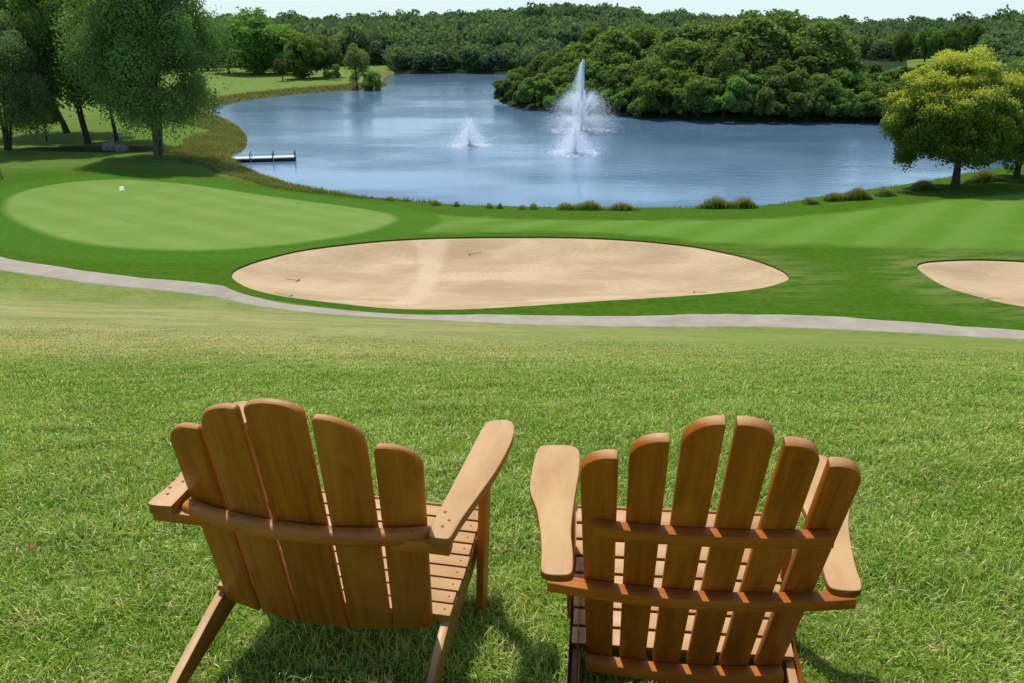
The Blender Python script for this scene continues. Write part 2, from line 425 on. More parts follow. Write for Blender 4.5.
def open_spline(P, n=8):
    P = np.array(P, float); Q = np.vstack([2 * P[0] - P[1], P, 2 * P[-1] - P[-2]]); out = []
    for i in range(1, len(Q) - 2):
        p0, p1, p2, p3 = Q[i - 1:i + 3]
        for j in range(n):
            t = j / n
            out.append(.5 * ((2 * p1) + (-p0 + p2) * t + (2 * p0 - 5 * p1 + 4 * p2 - p3) * t * t + (-p0 + 3 * p1 - 3 * p2 + p3) * t ** 3))
    out.append(P[-1]); return np.array(out)
PATH = open_spline(_pw)
PATH_HW = .95

def vnoise(X, Y, s, seed=0):
    """cheap smooth noise"""
    r = np.random.RandomState(seed); o = np.zeros_like(X, dtype=float)
    for i in range(6):
        a = r.uniform(0, 6.28); f = s * r.uniform(.6, 1.6); ph = r.uniform(0, 6.28)
        o += np.sin((X * math.cos(a) + Y * math.sin(a)) * f + ph)
    return o / 6

def hill_drop(X, Y):
    y = np.maximum(Y, -3)
    # slope .21 near the chairs steepening to .35
    D = 1.27 + .21 * y
    t = np.clip((y - 1.9) / 2.4, 0, None)
    D = np.where(y > 1.9, 1.669 + .21 * (y - 1.9) + .14 * np.where(t < 1, t * t * 2.4 / 2, 1.2 + (y - 4.3)), D)
    side = np.where(X < 0, np.clip(-X, 0, 40) * .052, np.clip(X, 0, 40) * -.028)
    D = D - side * sstep(2, 24, Y)
    D += .05 * vnoise(X, Y, .35, 3) * sstep(3, 10, Y) + .012 * vnoise(X, Y, 2.2, 4)
    return D

def far_profile(X, Y):
    """height of far hills above flat ground"""
    az = np.degrees(np.arctan2(X, np.maximum(Y, 1.0)))
    pxs = np.array([-200, 100, 230, 320, 400, 480, 560, 620, 700, 780, 860, 900, 960, 1024, 1300])
    azs = np.degrees(np.arctan2((pxs - 512) / F, cP + (341.5 - 20) / F * sP))
    Hs = np.array([-1, -1, -1, 0, 3, 7, 12, 8.5, 2, 0, -4, -5, -2, 3, 4])
    H = np.interp(az, azs, Hs)
    return H * sstep(300, 500, np.hypot(X, Y)) + 1.2 * vnoise(X, Y, .02, 8) * sstep(300, 420, Y)

def lowland(X, Y, sl):
    D = d_low(X, Y)
    z = EYE - D + far_profile(X, Y)
    z = z + .10 * vnoise(X, Y, .16, 11) * sstep(36, 60, Y)
    s = np.maximum(sl, 0)
    bank = np.where(s < 1.2, s * .55, .66 + .10 * (s - 1.2))
    zb = WATER_Z + bank
    k = .35
    h = np.clip(.5 + .5 * (zb - z) / k, 0, 1)
    zz = zb * (1 - h) + z * h - k * h * (1 - h)
    return np.where(sl > 0, zz, WATER_Z + np.maximum(sl * .4, -2.0))

def ground_z(X, Y, cut=True, sl=None):
    X = np.asarray(X, float); Y = np.asarray(Y, float)
    if sl is None:
        m = (Y > 38); sl = np.full(X.shape, 60.0)
        if m.any(): sl[m] = sdf(LAKE, X[m], Y[m])
    zl = lowland(X, Y, sl); zh = EYE - hill_drop(X, Y)
    k = .5
    h = np.clip(.5 + .5 * (zh - zl) / k, 0, 1)
    z = zl * (1 - h) + zh * h + k * h * (1 - h)
    if cut:
        for P, dep, lip in ((BUNKER1, .55, .10), (BUNKER2, .55, .10)):
            m = (X > P[:, 0].min() - 3) & (X < P[:, 0].max() + 3) & (Y > P[:, 1].min() - 3) & (Y < P[:, 1].max() + 3)
            if m.any():
                s = sdf(P, X[m], Y[m])
                z[m] += -.16 * sstep(.75, .5, s) + np.where(s < 0, -.10 - dep * sstep(0, 3.5, -s), 0)
    return z

def gz(x, y): return float(ground_z(np.array([x]), np.array([y]), False)[0])

def at(px, py, D=None):
    """world position on the ground"""
    x, y = gp(px, py, D)
    for _ in range(6):
        z = gz(x, y); x, y = gp(px, py, EYE - z)
    return x, y, gz(x, y)

# ground sheet -----------------------------------------------------------
def build_ground():
    ys = np.concatenate([np.linspace(-14, 1, 22), np.linspace(1.15, 9, 90), np.linspace(9.2, 30, 120), np.linspace(30.2, 72, 230),
                         np.linspace(72.3, 110, 130), np.linspace(111, 300, 150), np.linspace(305, 700, 60), np.geomspace(720, 6000, 24)])
    us = np.linspace(-1, 1, 381); us = us * (.62 + .38 * us ** 2)
    hw = np.maximum(ys, 0) * 1.12 + 16
    X = us[None, :] * hw[:, None]; Y = np.repeat(ys[:, None], len(us), 1)
    X = X.ravel(); Y = Y.ravel()
    sl = np.full(X.shape, 60.0); m = (Y > 38) & (Y < 420); sl[m] = sdf(LAKE, X[m], Y[m])
    Z = ground_z(X, Y, True, sl)
    far = 60.0
    def sd(P, closed=True, lim=8):
        o = np.full(X.shape, far); mm = (X > P[:, 0].min() - lim) & (X < P[:, 0].max() + lim) & (Y > P[:, 1].min() - lim) & (Y < P[:, 1].max() + lim)
        o[mm] = sdf(P, X[mm], Y[mm], closed); return o
    sg = sd(GREEN); sp = sd(PATH, False, 4); sb = np.minimum(sd(BUNKER1), sd(BUNKER2)); sf = sd(FAIR)
    Z -= .05 * sstep(PATH_HW - .02, PATH_HW - .30, sp)      # bed under the path
    Z -= .04 * sstep(.02, -.3, sg)                          # bed under the green
    # side of the path
    py = np.interp(X, PATH[:, 0], PATH[:, 1]); side = Y - py
    bx, by = gp(120, 150); bed = np.exp(-(((X - bx) / 13) ** 2 + ((Y - by - 1) / 3.2) ** 2))
    az = (X / np.maximum(Y, 1))
    pxg = 512 + F * X / (np.maximum(Y, 1) * cP + 14 * sP)
    wood = sstep(288, 300, Y + 8 * vnoise(X, Y, .05, 5) + 45 * sstep(380, 400, pxg) * sstep(830, 810, pxg))
    wood *= 1 - (pxg > 832) * (pxg < 990) * (Y < 430)
    wood = np.maximum(wood, sstep(488, 496, pxg) * sstep(915, 900, pxg) * sstep(122, 124, Y))
    n = len(us); ny = len(ys)
    i = np.arange(ny - 1)[:, None] * n + np.arange(n - 1)[None, :]
    Fq = np.stack([i, i + 1, i + n + 1, i + n], -1).reshape(-1, 4)
    me = np_mesh('ground', np.stack([X, Y, Z], 1), Fq, dict(sd_path=sp, sd_green=sg, sd_bunker=sb, sd_fair=sf, sd_lake=sl, side=side, bed=bed, wood=wood), True)
    tag(link('ground', me, M['ground']), kind='structure')
build_ground()

def disc_sheet(name, P, mat, zfun, rings, attrs=None, rin=None):
    """star-shaped sheet from outline to its middle"""
    c = P.mean(0); N = len(P)
    rs = rings
    V = [np.array([[c[0], c[1]]])]
    for r in rs: V.append(c + (P - c) * r)
    V = np.vstack(V)
    s = sdf(P, V[:, 0], V[:, 1])
    s[-N:] = 0
    Z = zfun(V[:, 0], V[:, 1], s)
    T = np.array([[0, 1 + j, 1 + (j + 1) % N] for j in range(N)])
    Q = []
    for k in range(len(rs) - 1):
        a = 1 + k * N; b = a + N
        for j in range(N): Q.append([a + j, b + j, b + (j + 1) % N, a + (j + 1) % N])
    at_ = dict(edge=-s)
    if attrs: at_.update(attrs(V[:, 0], V[:, 1]))
    me = np_mesh(name, np.column_stack([V, Z]), [T, np.array(Q)], at_, True)
    return tag(link(name, me, mat), kind='structure')

def sandz(x, y, s):
    base = ground_z(x, y, False)
    return base - .06 - .50 * sstep(0, 3.5, -s) + .012 * vnoise(x, y, 2.0, 2)
def greenz(x, y, s):
    return ground_z(x, y, False) + .012 * sstep(0, .5, -s)
trk = np.array([gp(*p) for p in [(437, 240), (433, 255), (428, 268), (418, 281), (402, 297)]])
trk2 = np.array([gp(*p) for p in [(418, 240), (424, 248), (430, 258)]])
def sandattr(x, y):
    d = np.minimum(sdf(trk, x, y, False) , sdf(trk2, x, y, False) + .3); return dict(track=sstep(.9, .25, d + .25 * vnoise(x, y, 3, 6)))
R_ = list(np.linspace(.03, .9, 34)) + [.92, .94, .955, .97, .98, .988, .994, 1.0]
disc_sheet('sand_bunker', BUNKER1, M['sand'], sandz, R_, sandattr)
b2 = disc_sheet('sand_bunker', BUNKER2, M['sand'], sandz, R_, sandattr)
def bunker_rim(P):
    # rolled turf collar outside the sand and the short earth lip below it
    N = len(P); T = np.roll(P, -1, 0) - np.roll(P, 1, 0); T /= np.linalg.norm(T, axis=1)[:, None]
    A = .5 * np.sum(P[:, 0] * np.roll(P[:, 1], -1) - np.roll(P[:, 0], -1) * P[:, 1])
    Nn = np.column_stack([T[:, 1], -T[:, 0]]) * (1 if A > 0 else -1)
    r = np.random.RandomState(N); wob = np.convolve(r.normal(0, .05, N + 8), np.ones(5) / 5, 'same')[4:4 + N]
    rows = [(1.0, -.03), (.8, .006), (.5, .035), (.2, .045), (.03, .03)]
    V = []
    for o, dz in rows:
        Q = P + Nn * (o + wob[:, None] * (o < .3)); V.append(np.column_stack([Q, ground_z(Q[:, 0], Q[:, 1], False) + dz]))
    V = np.vstack(V); X, Y = V[:, 0], V[:, 1]
    F_ = [[k * N + j, (k + 1) * N + j, (k + 1) * N + (j + 1) % N, k * N + (j + 1) % N] for k in range(len(rows) - 1) for j in range(N)]
    py = np.interp(X, PATH[:, 0], PATH[:, 1])
    at_ = dict(sd_path=sdf(PATH, X, Y, False), sd_green=sdf(GREEN, X, Y), sd_bunker=np.full(len(X), .5), sd_fair=sdf(FAIR, X, Y), sd_lake=sdf(LAKE, X, Y), side=Y - py, bed=np.zeros(len(X)), wood=np.zeros(len(X)))
    tag(link('bunker_turf_collar', np_mesh('bunker_turf_collar', V, np.array(F_), at_, True), M['ground']), kind='structure')
    Q0 = P + Nn * (.03 + wob[:, None]); Q1 = P - Nn * .04
    V = np.vstack([np.column_stack([Q0, ground_z(Q0[:, 0], Q0[:, 1], False) + .029]), np.column_stack([Q1, ground_z(Q1[:, 0], Q1[:, 1], False) - .16])])
    F_ = [[j, N + j, N + (j + 1) % N, (j + 1) % N] for j in range(N)]
    tag(link('bunker_earth_lip', np_mesh('bunker_earth_lip', V, np.array(F_), None, True), M['soil']), kind='structure')
bunker_rim(BUNKER1); bunker_rim(BUNKER2)
disc_sheet('putting_green', GREEN, M['green'], greenz, R_)

def build_path():
    P = PATH; T = np.gradient(P, axis=0); T /= np.linalg.norm(T, axis=1)[:, None]; Nn = np.column_stack([-T[:, 1], T[:, 0]])
    offs = np.array([-1, -.97, -.7, -.35, 0, .35, .7, .97, 1]); V = []; E = []
    r = np.random.RandomState(4)
    j = np.convolve(r.uniform(-.09, .09, len(P)), np.ones(3) / 3, 'same')
    for i in range(len(P)):
        for o in offs:
            w = o * (PATH_HW + (j[i] if abs(o) > .9 else 0)); V.append(P[i] + Nn[i] * w); E.append(1 - abs(o))
    V = np.array(V); Z = ground_z(V[:, 0], V[:, 1], False) + np.where(np.array(E) < .01, -.03, .008)
    k = len(offs); Q = [[i * k + a, i * k + a + 1, (i + 1) * k + a + 1, (i + 1) * k + a] for i in range(len(P) - 1) for a in range(k - 1)]
    cx, cy = gp(232, 297); ci = int(np.argmin(np.hypot(P[:, 0] - cx, P[:, 1] - cy))); cl = np.concatenate([[0], np.cumsum(np.linalg.norm(np.diff(P, axis=0), axis=1))])
    al = np.minimum(np.abs(cl - cl[ci]), np.minimum(np.abs(cl - cl[ci] - 23), np.abs(cl - cl[ci] - 41)) + .12) 
    me = np_mesh('path', np.column_stack([V, Z]), np.array(Q), dict(edge=np.array(E), along=np.repeat(al, k) - .22), True)
    tag(link('path', me, M['path']), kind='structure')
build_path()

def build_water():
    xs = np.linspace(-140, 170, 2); P = LAKE
    V = np.array([[-150, 55, WATER_Z], [150, 55, WATER_Z], [190, 320, WATER_Z], [-150, 320, WATER_Z]])
    tag(link('lake_water', np_mesh('lake_water', V, np.array([[0, 1, 2, 3]])), M['water']), kind='structure')
build_water()

# ------------------------------------------------------------------ blades of grass
def blades(name, X, Y, L, W, lean, tint, mat, parent=None, zoff=0.0, bend=.5, segs=1, origin=None, Z=None, up=None, rs=None):
    r = rs or np.random.RandomState(1); n = len(X)
    if Z is None: Z = ground_z(X, Y, False) + zoff
    a = r.uniform(0, 6.283, n); wx, wy = np.cos(a) * W / 2, np.sin(a) * W / 2
    b = a + np.pi / 2 + r.normal(0, .5, n); lx, ly = np.cos(b), np.sin(b)
    l1 = lean * .38; h1 = np.cos(lean * .7) * .58
    V = np.empty((n, 5, 3), np.float32)
    V[:, 0] = np.stack([X - wx, Y - wy, Z], 1); V[:, 1] = np.stack([X + wx, Y + wy, Z], 1)
    mx = X + lx * L * l1; my = Y + ly * L * l1; mz = Z + L * h1
    V[:, 2] = np.stack([mx + wx * .8, my + wy * .8, mz], 1); V[:, 3] = np.stack([mx - wx * .8, my - wy * .8, mz], 1)
    V[:, 4] = np.stack([X + lx * L * np.sin(lean), Y + ly * L * np.sin(lean), Z + L * np.maximum(np.cos(lean), .12)], 1)
    if origin is not None: V -= np.array(origin, np.float32)
    i = np.arange(n)[:, None] * 5
    Q = i + np.array([[0, 1, 2, 3]]); T = i + np.array([[3, 2, 4]])
    tip = np.tile(np.array([0, 0, .55, .55, 1.0], np.float32), (n, 1)).ravel()
    me = np_mesh(name, V.reshape(-1, 3), [Q, T], dict(tint=np.repeat(tint, 5), tip=tip), False)
    return link(name, me, mat, parent)

def lawn():
    r = np.random.RandomState(7)
    Xs, Ys, Ls, Ws = [], [], [], []
    #      y0   y1  density per m2   length   width
    for y0, y1, dens, L, W in ((.55, 2.4, 19000, .041, .0030), (2.4, 3.8, 10500, .043, .0038), (3.8, 6.0, 5200, .044, .0052), (6.0, 9.5, 2200, .044, .0075), (9.5, 18, 1300, .042, .010)):
        mg = 1.3 if y1 < 7 else .6
        hw0, hw1 = .80 * y0 + mg, .80 * y1 + mg
        n = int((hw0 + hw1) * (y1 - y0) * dens)
        y = r.uniform(y0, y1, n); x = r.uniform(-1, 1, n) * (.80 * y + mg)
        cl = vnoise(x, y, 5.5, 21) * .5 + vnoise(x, y, 14, 22) * .5       # tufts
        keep = r.uniform(0, 1, n) < np.maximum(.78 + .6 * cl, .6) * np.clip((18 - y) / 9, 0, 1)
        x, y, cl = x[keep], y[keep], cl[keep]
        Xs.append(x); Ys.append(y)
        Ls.append(L * (1 + 1.0 * np.clip(cl, -.4, .6)) * r.uniform(.5, 1.5, len(x))); Ws.append(W * r.uniform(.6, 1.4, len(x)))
    X = np.concatenate(Xs); Y = np.concatenate(Ys); L = np.concatenate(Ls); W = np.concatenate(Ws)
    lean = np.clip(r.normal(.85, .42, len(X)), .05, 1.5)
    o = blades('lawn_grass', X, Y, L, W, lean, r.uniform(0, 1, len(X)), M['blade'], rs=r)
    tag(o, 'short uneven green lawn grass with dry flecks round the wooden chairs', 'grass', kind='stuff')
lawn()

# ------------------------------------------------------------------ chairs
def board_mesh(name, outline, t0, t1, mapf, grain_axis=0, bevel=.004, seg=2, sub=0):
    """outline in board plane (a,b); extruded t0..t1; mapf(a,b,t)->xyz local; grain along axis 'grain_axis' (0=a,1=b)"""
    bm = bmesh.new(); n = len(outline)
    lo = [bm.verts.new((a, b, t0)) for a, b in outline]; hi = [bm.verts.new((a, b, t1)) for a, b in outline]
    bm.faces.new(list(reversed(lo))); bm.faces.new(hi)
    for i in range(n): bm.faces.new((lo[i], lo[(i + 1) % n], hi[(i + 1) % n], hi[i]))
    bmesh.ops.recalc_face_normals(bm, faces=bm.faces)
    es = [e for e in bm.edges if abs(e.calc_face_angle(0)) > .5]
    bmesh.ops.bevel(bm, geom=es, offset=bevel, segments=seg, affect='EDGES', profile=.5, clamp_overlap=True)
    if sub:                                     # cuts along a so the board can bend
        amin = min(v.co.x for v in bm.verts); amax = max(v.co.x for v in bm.verts)
        for i in range(1, sub):
            c = amin + (amax - amin) * i / sub
            bmesh.ops.bisect_plane(bm, geom=bm.verts[:] + bm.edges[:] + bm.faces[:], plane_co=(c, 0, 0), plane_no=(1, 0, 0))
    me = bpy.data.meshes.new(name)
    off = Vector((random.uniform(-9, 9), random.uniform(-9, 9), random.uniform(-9, 9)))
    G = []
    for v in bm.verts:
        a, b, t = v.co
        G.append(Vector((a, b, t) if grain_axis == 0 else (b, a, t)) + off)
    for v in bm.verts: v.co = Vector(mapf(*v.co))
    bmesh.ops.recalc_face_normals(bm, faces=bm.faces)
    bm.to_mesh(me); bm.free()
    at_ = me.attributes.new('grain', 'FLOAT_VECTOR', 'POINT')
    at_.data.foreach_set('vector', np.array([list(g) for g in G], np.float32).ravel())
    for p in me.polygons: p.use_smooth = True
    me.set_sharp_from_angle(angle=rad(40))
    return me

def arc(cx, cy, rx, ry, a0, a1, n=8):
    return [(cx + rx * math.cos(rad(a0 + (a1 - a0) * i / n)), cy + ry * math.sin(rad(a0 + (a1 - a0) * i / n))) for i in range(n + 1)]

def smooth_out(P, n=4): return [tuple(p) for p in smooth_poly(P, n)]

def chair_root(name, X, Y, Z, yaw, roll, label):
    o = empty(name, (X, Y, EYE + Z)); o.rotation_mode = 'XYZ'
    R = Matrix.Rotation(yaw, 3, 'Z') @ Matrix.Rotation(roll, 3, 'Y')
    o.rotation_euler = R.to_euler('XYZ')
    tag(o, label, 'garden chair', 'wooden garden chairs on the lawn'); return o

def screws(name, pts, root_or_part, r=.0055, nrm=(0, 0, 1)):
    bm = bmesh.new()
    bmesh.ops.create_cone(bm, cap_ends=True, segments=12, radius1=r, radius2=r * .8, depth=.003)
    me = bpy.data.meshes.new(name); bm.to_mesh(me); bm.free(); me.materials.append(M['screw'])
    for p in pts: link(name, me, None, root_or_part).location = p

def build_chair(cfg):
    random.seed(cfg['seed'])
    rho, q = cfg['rho'], cfg['q']; wd = cfg['wood']
    root = chair_root('garden_chair', cfg['X'], cfg['Y'], cfg['Z'], cfg['yaw'], cfg['roll'], cfg['label'])
    sr, cr = math.sin(rho), math.cos(rho)
    def back(x, s, t): return (x, -s * sr + q * x * x + t * cr, s * cr + t * sr)
    TH = cfg['th']
    # back slats: (left bottom, right bottom, left mid, right mid, left top x, left shoulder s, right top x, right shoulder s, crown s)
    for i, sl in enumerate(cfg['slats']):
        xl0, xr0, xl1, xr1, sL, sR, top = sl
        w = xr1 - xl1; sb = cfg['sbot'][i] if 'sbot' in cfg else -.008
        out = [(xl0, sb), (xr0, sb if 'sbot' not in cfg else cfg['sbot'][i])]
        # top curve through left shoulder, crown, right shoulder as two quarter ellipses
        xc = xl1 + w * sl_c(sL, sR)
        out += arc(xc, sR, xr1 - xc, top - sR, 0, 90, 9) if top - sR > .004 else [(xr1, top)]
        a2 = arc(xc, sL, xc - xl1, top - sL, 90, 180, 9) if top - sL > .004 else [(xl1, top)]
        out += a2[1:] if out[-1] == a2[0] or (abs(out[-1][0] - a2[0][0]) < 1e-5 and abs(out[-1][1] - a2[0][1]) < 1e-5) else a2
        cl = [out[0]]
        for p in out[1:]:
            if math.hypot(p[0] - cl[-1][0], p[1] - cl[-1][1]) > .0015: cl.append(p)
        me = board_mesh('back_slat', cl, 0, TH, back, 1, cfg['bev'], 2)
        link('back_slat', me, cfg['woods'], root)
    # rails curved behind the slats
    for nm, s, hx0, hx1, dep, th, bev, zo in cfg['rails']:
        y_s, z_s = -s * sr, s * cr
        def mp(a, b, t, y_s=y_s, z_s=z_s, zo=zo): return (a, y_s + q * a * a + b, z_s + t + zo)
        out = [(hx0, -dep), (hx1, -dep), (hx1, -.001), (hx0, -.001)]
        me = board_mesh(nm, out, -th, 0, mp, 0, bev, 3, 14)
        ro = link(nm, me, wd, root)
        if cfg.get('screwrail') == nm:
            pts = [((sl[2] + sl[3]) / 2 + dx, y_s + q * ((sl[2] + sl[3]) / 2) ** 2 - dep * .55, z_s + zo + .0005) for sl in cfg['slats'] for dx in (-.018, .02)]
            screws('screw', pts, ro, .0033)
    # armrests
    za = cfg['za']
    for out, side in cfg['arms']:
        me = board_mesh('armrest', out, za - cfg['ath'], za, lambda a, b, t: (a, b, t), 1, cfg['abev'], 3)
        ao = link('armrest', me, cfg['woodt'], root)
        if 'armscrew' in cfg:
            pts = [(side * px, py, za + .0005) for px, py in cfg['armscrew']]
            screws('screw', pts, ao, .0042)
        # bracket under the arm, against the leg's outer face
        bx = side * (cfg['xl'] + .012)
        zt_ = za - cfg['ath'] - .001
        br = [(0, zt_), (.042, zt_), (.046, zt_ - .03), (.036, zt_ - .075), (.018, zt_ - .115), (.006, zt_ - .15), (0, zt_ - .155)]
        me = board_mesh('arm_bracket', br, -.011, .011, lambda a, b, t, bx=bx, side=side: (bx + side * a, cfg['yl'] + t, b), 1, .003, 2)
        link('arm_bracket', me, wd, root)
    # front legs
    for side in (-1, 1):
        x0 = side * cfg['xl']; zt = za - cfg['ath'] - .0005; zb = cfg['zfoot'][0 if side < 0 else 1]
        wl = cfg['wleg']
        out = [(cfg['yl'] - wl, zb), (cfg['yl'] + wl, zb), (cfg['yl'] + wl, zt), (cfg['yl'] - wl, zt)]
        me = board_mesh('front_leg', out, -.011, .011, lambda a, b, t, x0=x0: (x0 + t, a, b), 1, .003, 2)
        link('front_leg', me, wd, root)
    # seat boards
    ysr, ysf, zsr, zsf, xs, xsf = [cfg[k] for k in ('ysr', 'ysf', 'zsr', 'zsf', 'xs', 'xsf')]
    nb = cfg['nb']; bm_all = []
    sv, sf_, sg = [], [], []
    pitch = (ysf - ysr) / nb
    parts = []
    for i in range(nb + 2):
        if i < nb:
            y0 = ysr + i * pitch; f = (i + .5) / nb; zc = zsr + (zsf - zsr) * f - .010 * math.sin(math.pi * f); ang = math.atan2(zsf - zsr, ysf - ysr) - .06 * math.cos(math.pi * f)
            yc = y0 + pitch * .45; hb = pitch * .44
        else:
            j = i - nb; ang = -.55 - .6 * j; yc = ysf + .022 + j * .026; zc = zsf - .010 - j * .042; hb = .026; f = 1
        hx = xs + (xsf - xs) * min(f, 1) - .002
        wob = random.uniform(-.003, .003)
        def mp(a, b, t, yc=yc, zc=zc, ang=ang): return (a + wob, yc + b * math.cos(ang) - t * math.sin(ang), zc + b * math.sin(ang) + t * math.cos(ang))
        out = [(-hx, -hb), (hx, -hb), (hx, hb), (-hx, hb)]
        parts.append(board_mesh('seat_board', out, -.018, 0, mp, 0, .003, 2))
    # join the boards into one seat mesh
    bm = bmesh.new()
    for me in parts: bm.from_mesh(me)
    seat = bpy.data.meshes.new('seat'); bm.to_mesh(seat); bm.free()
    for me in parts: bpy.data.meshes.remove(me)
    for p in seat.polygons: p.use_smooth = True
    seat.set_sharp_from_angle(angle=rad(40))
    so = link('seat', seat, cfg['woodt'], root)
    sp = []
    for i in range(nb):
        for side in (-1, 1):
            f = (i + .5) / nb; sp.append((side * (xs - .018), ysr + (i + .46) * pitch, zsr + (zsf - zsr) * f - .010 * math.sin(math.pi * f) + .0005))
    screws('screw', sp, so, .0028)
    # stringers: side boards that run under the seat and back down to the ground as rear legs
    for side in (-1, 1):
        zt = lambda y: zsr - .0195 + (zsf - zsr) * max(0, (y - ysr) / (ysf - ysr)) - (.010 * math.sin(math.pi * min(1, max(0, (y - ysr) / (ysf - ysr)))))
        hgt = cfg['sth']; dl = cfg['toe']; ss = cfg['ss']
        top = [(ysf + .02, zt(ysf) - .012), (ysf, zt(ysf)), (ysr + .3, zt(ysr + .3)), (ysr + .12, zt(ysr + .12)), (ysr + .02, zt(ysr) - .002), (ysr - .05, zt(ysr) - .05 * ss - .002)]
        e = (ysr - dl, zt(ysr) - dl * ss - .006); zg = cfg['ztoe'][0 if side < 0 else 1]
        bot = [(e[0] - .005, e[1] - .012), (e[0] + .0, zg), (e[0] + .11, zg - .008), (ysr + .05, zt(ysr) - hgt), (ysr + .3, zt(ysr + .3) - hgt * .95), (ysf - .03, zt(ysf) - hgt * .8), (ysf + .025, zt(ysf) - .05)]
        out = list(reversed(top + [e] + bot))
        xi = side * (xs - .024)
        def mp(a, b, t, side=side): 
            f = max(0, min(1, (a - ysr) / (ysf - ysr))); return (side * (xs + (xsf - xs) * f - t), a, b)
        me = board_mesh('rear_leg', out, .001, .023, mp, 0, .003, 2)
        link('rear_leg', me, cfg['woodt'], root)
    for nm, (x0, x1, y0, y1, z0, z1) in cfg.get('bars', []):
        out = [(x0, y0), (x1, y0), (x1, y1), (x0, y1)]
        me = board_mesh(nm, out, z0, z1, lambda a, b, t: (a, b, t), 0, .003, 2)
        link(nm, me, wd, root)
    return root

def sl_c(sL, sR):
    """where between the edges the top of the slat peaks, from which shoulder is lower"""
    d = (sR - sL)
    if abs(d) < .01: return .5
    return min(.9, max(.1, .5 + d * 7.0))

def foot_z(cfg, x, y):
    """local height of the ground under a local point of this chair"""
    R = Matrix.Rotation(cfg['yaw'], 3, 'Z') @ Matrix.Rotation(cfg['roll'], 3, 'Y')
    z = -.25
    for _ in range(6):
        w = R @ Vector((x, y, z)) + Vector((cfg['X'], cfg['Y'], EYE + cfg['Z']))
        z += gz(w.x, w.y) - w.z
    return z

left = dict(seed=11, X=-.4837, Y=1.6357, Z=-1.4367, yaw=-.1429, roll=.0381, rho=.2608, q=.5708, wood=M['woodL'], woodt=M['woodLt'], woods=M['woodLs'], th=.020, bev=.0065,
    label='weathered wooden chair with five wide back slats and rounded arms, turned slightly inward',
    slats=[(-.285, -.180, -.290, -.190, .572, .628, .643), (-.175, -.069, -.181, -.079, .655, .712, .726), (-.064, .064, -.066, .063, .722, .722, .754),
           (.069, .174, .076, .179, .706, .640, .722), (.180, .275, .192, .288, .626, .572, .643)],
    sbot=[-.004, -.004, -.006, -.004, -.002],
    rails=[('back_rail', .404, -.292, .305, .043, .036, .0155, .0)], screwrail='back_rail',
    za=.401, ath=.026, abev=.008, xl=.344, yl=.405, wleg=.045, zfoot=None,
    ysr=.054, ysf=.515, zsr=.035, zsf=.052, xs=.318, xsf=.328, nb=9, sth=.085, toe=.55, ss=.235,
    armscrew=[(.328, -.078), (.337, -.052), (.321, -.022)],
    bars=[('arm_support', (.215, .352, -.112, -.076, .347, .3735)), ('arm_support', (-.352, -.215, -.112, -.076, .347, .3735))])
aR = [(.3065, -.116), (.303, -.06), (.312, .08), (.322, .24), (.331, .37), (.338, .425), (.358, .450), (.392, .459), (.414, .441), (.424, .385), (.422, .310), (.408, .185), (.383, .055), (.366, -.03), (.358, -.085), (.352, -.118), (.335, -.122)]
aRs = smooth_out(aR, 3)
aL = [(.300, -.1235), (.2945, -.1225), (.294, -.117), (.2935, -.08), (.294, -.04), (.296, .06), (.305, .20), (.312, .33), (.320, .385), (.338, .405), (.372, .412), (.394, .395), (.402, .345), (.400, .27), (.388, .17), (.362, .07), (.345, .0), (.346, -.06), (.352, -.100), (.350, -.122), (.33, -.126)]
left['arms'] = [(aRs, 1), ([(-x, y) for x, y in reversed(smooth_out(aL, 3))], -1)]

right = dict(seed=5, X=.4306, Y=1.57, Z=-1.5021, yaw=-.1229, roll=-.0303, rho=.4573, q=.3126, wood=M['woodR'], woodt=M['woodRt'], woods=M['woodRs'], th=.021, bev=.0028,
    label='brown wooden chair with six narrow back slats and three curved cross rails',
    slats=[(-.243, -.178, -.244, -.176, .830, .892, .896), (-.159, -.094, -.158, -.092, .898, .954, .957), (-.076, -.010, -.073, -.008, .948, 1.012, 1.012),
           (.009, .074, .009, .074, 1.012, .964, 1.012), (.090, .158, .092, .156, .956, .906, .957), (.178, .242, .176, .240, .892, .838, .896)],
    rails=[('upper_rail', .688, -.220, .222, .030, .024, .002, 0), ('back_rail', .4287, -.322, .322, .036, .025, .0025, -.003), ('lower_rail', .006, -.245, .243, .036, .030, .0025, 0)],
    za=.396, ath=.0185, abev=.004, xl=.299, yl=.34, wleg=.042, zfoot=None,
    ysr=.040, ysf=.530, zsr=.008, zsf=.105, xs=.282, xsf=.296, nb=8, sth=.085, toe=.55, ss=.24,
    bars=[('cross_brace', (-.262, .262, -.075, -.052, -.135, -.055)), ('front_brace', (-.272, .272, .515, .535, -.04, .03))])
bR = [(.282, -.182), (.268, -.166), (.270, -.10), (.279, -.012), (.277, .13), (.272, .25), (.273, .33), (.281, .376), (.310, .395), (.372, .391), (.394, .370), (.400, .270), (.396, .155), (.371, .07), (.354, -.018), (.343, -.10), (.338, -.165), (.322, -.183)]
bRs = smooth_out(bR, 3)
right['arms'] = [([(-x, y) for x, y in reversed(bRs)], -1), (bRs, 1)]
for c in (left, right):
    c['zfoot'] = [foot_z(c, s * c['xl'], c['yl']) - .004 for s in (-1, 1)]
    c['ztoe'] = [foot_z(c, s * c['xs'], c['ysr'] - c['toe'] + .05) for s in (-1, 1)]
    print('chair feet', c['zfoot'], c['ztoe'], 'stringer end', c['zsr'] - c['toe'] * c['ss'])
    build_chair(c)

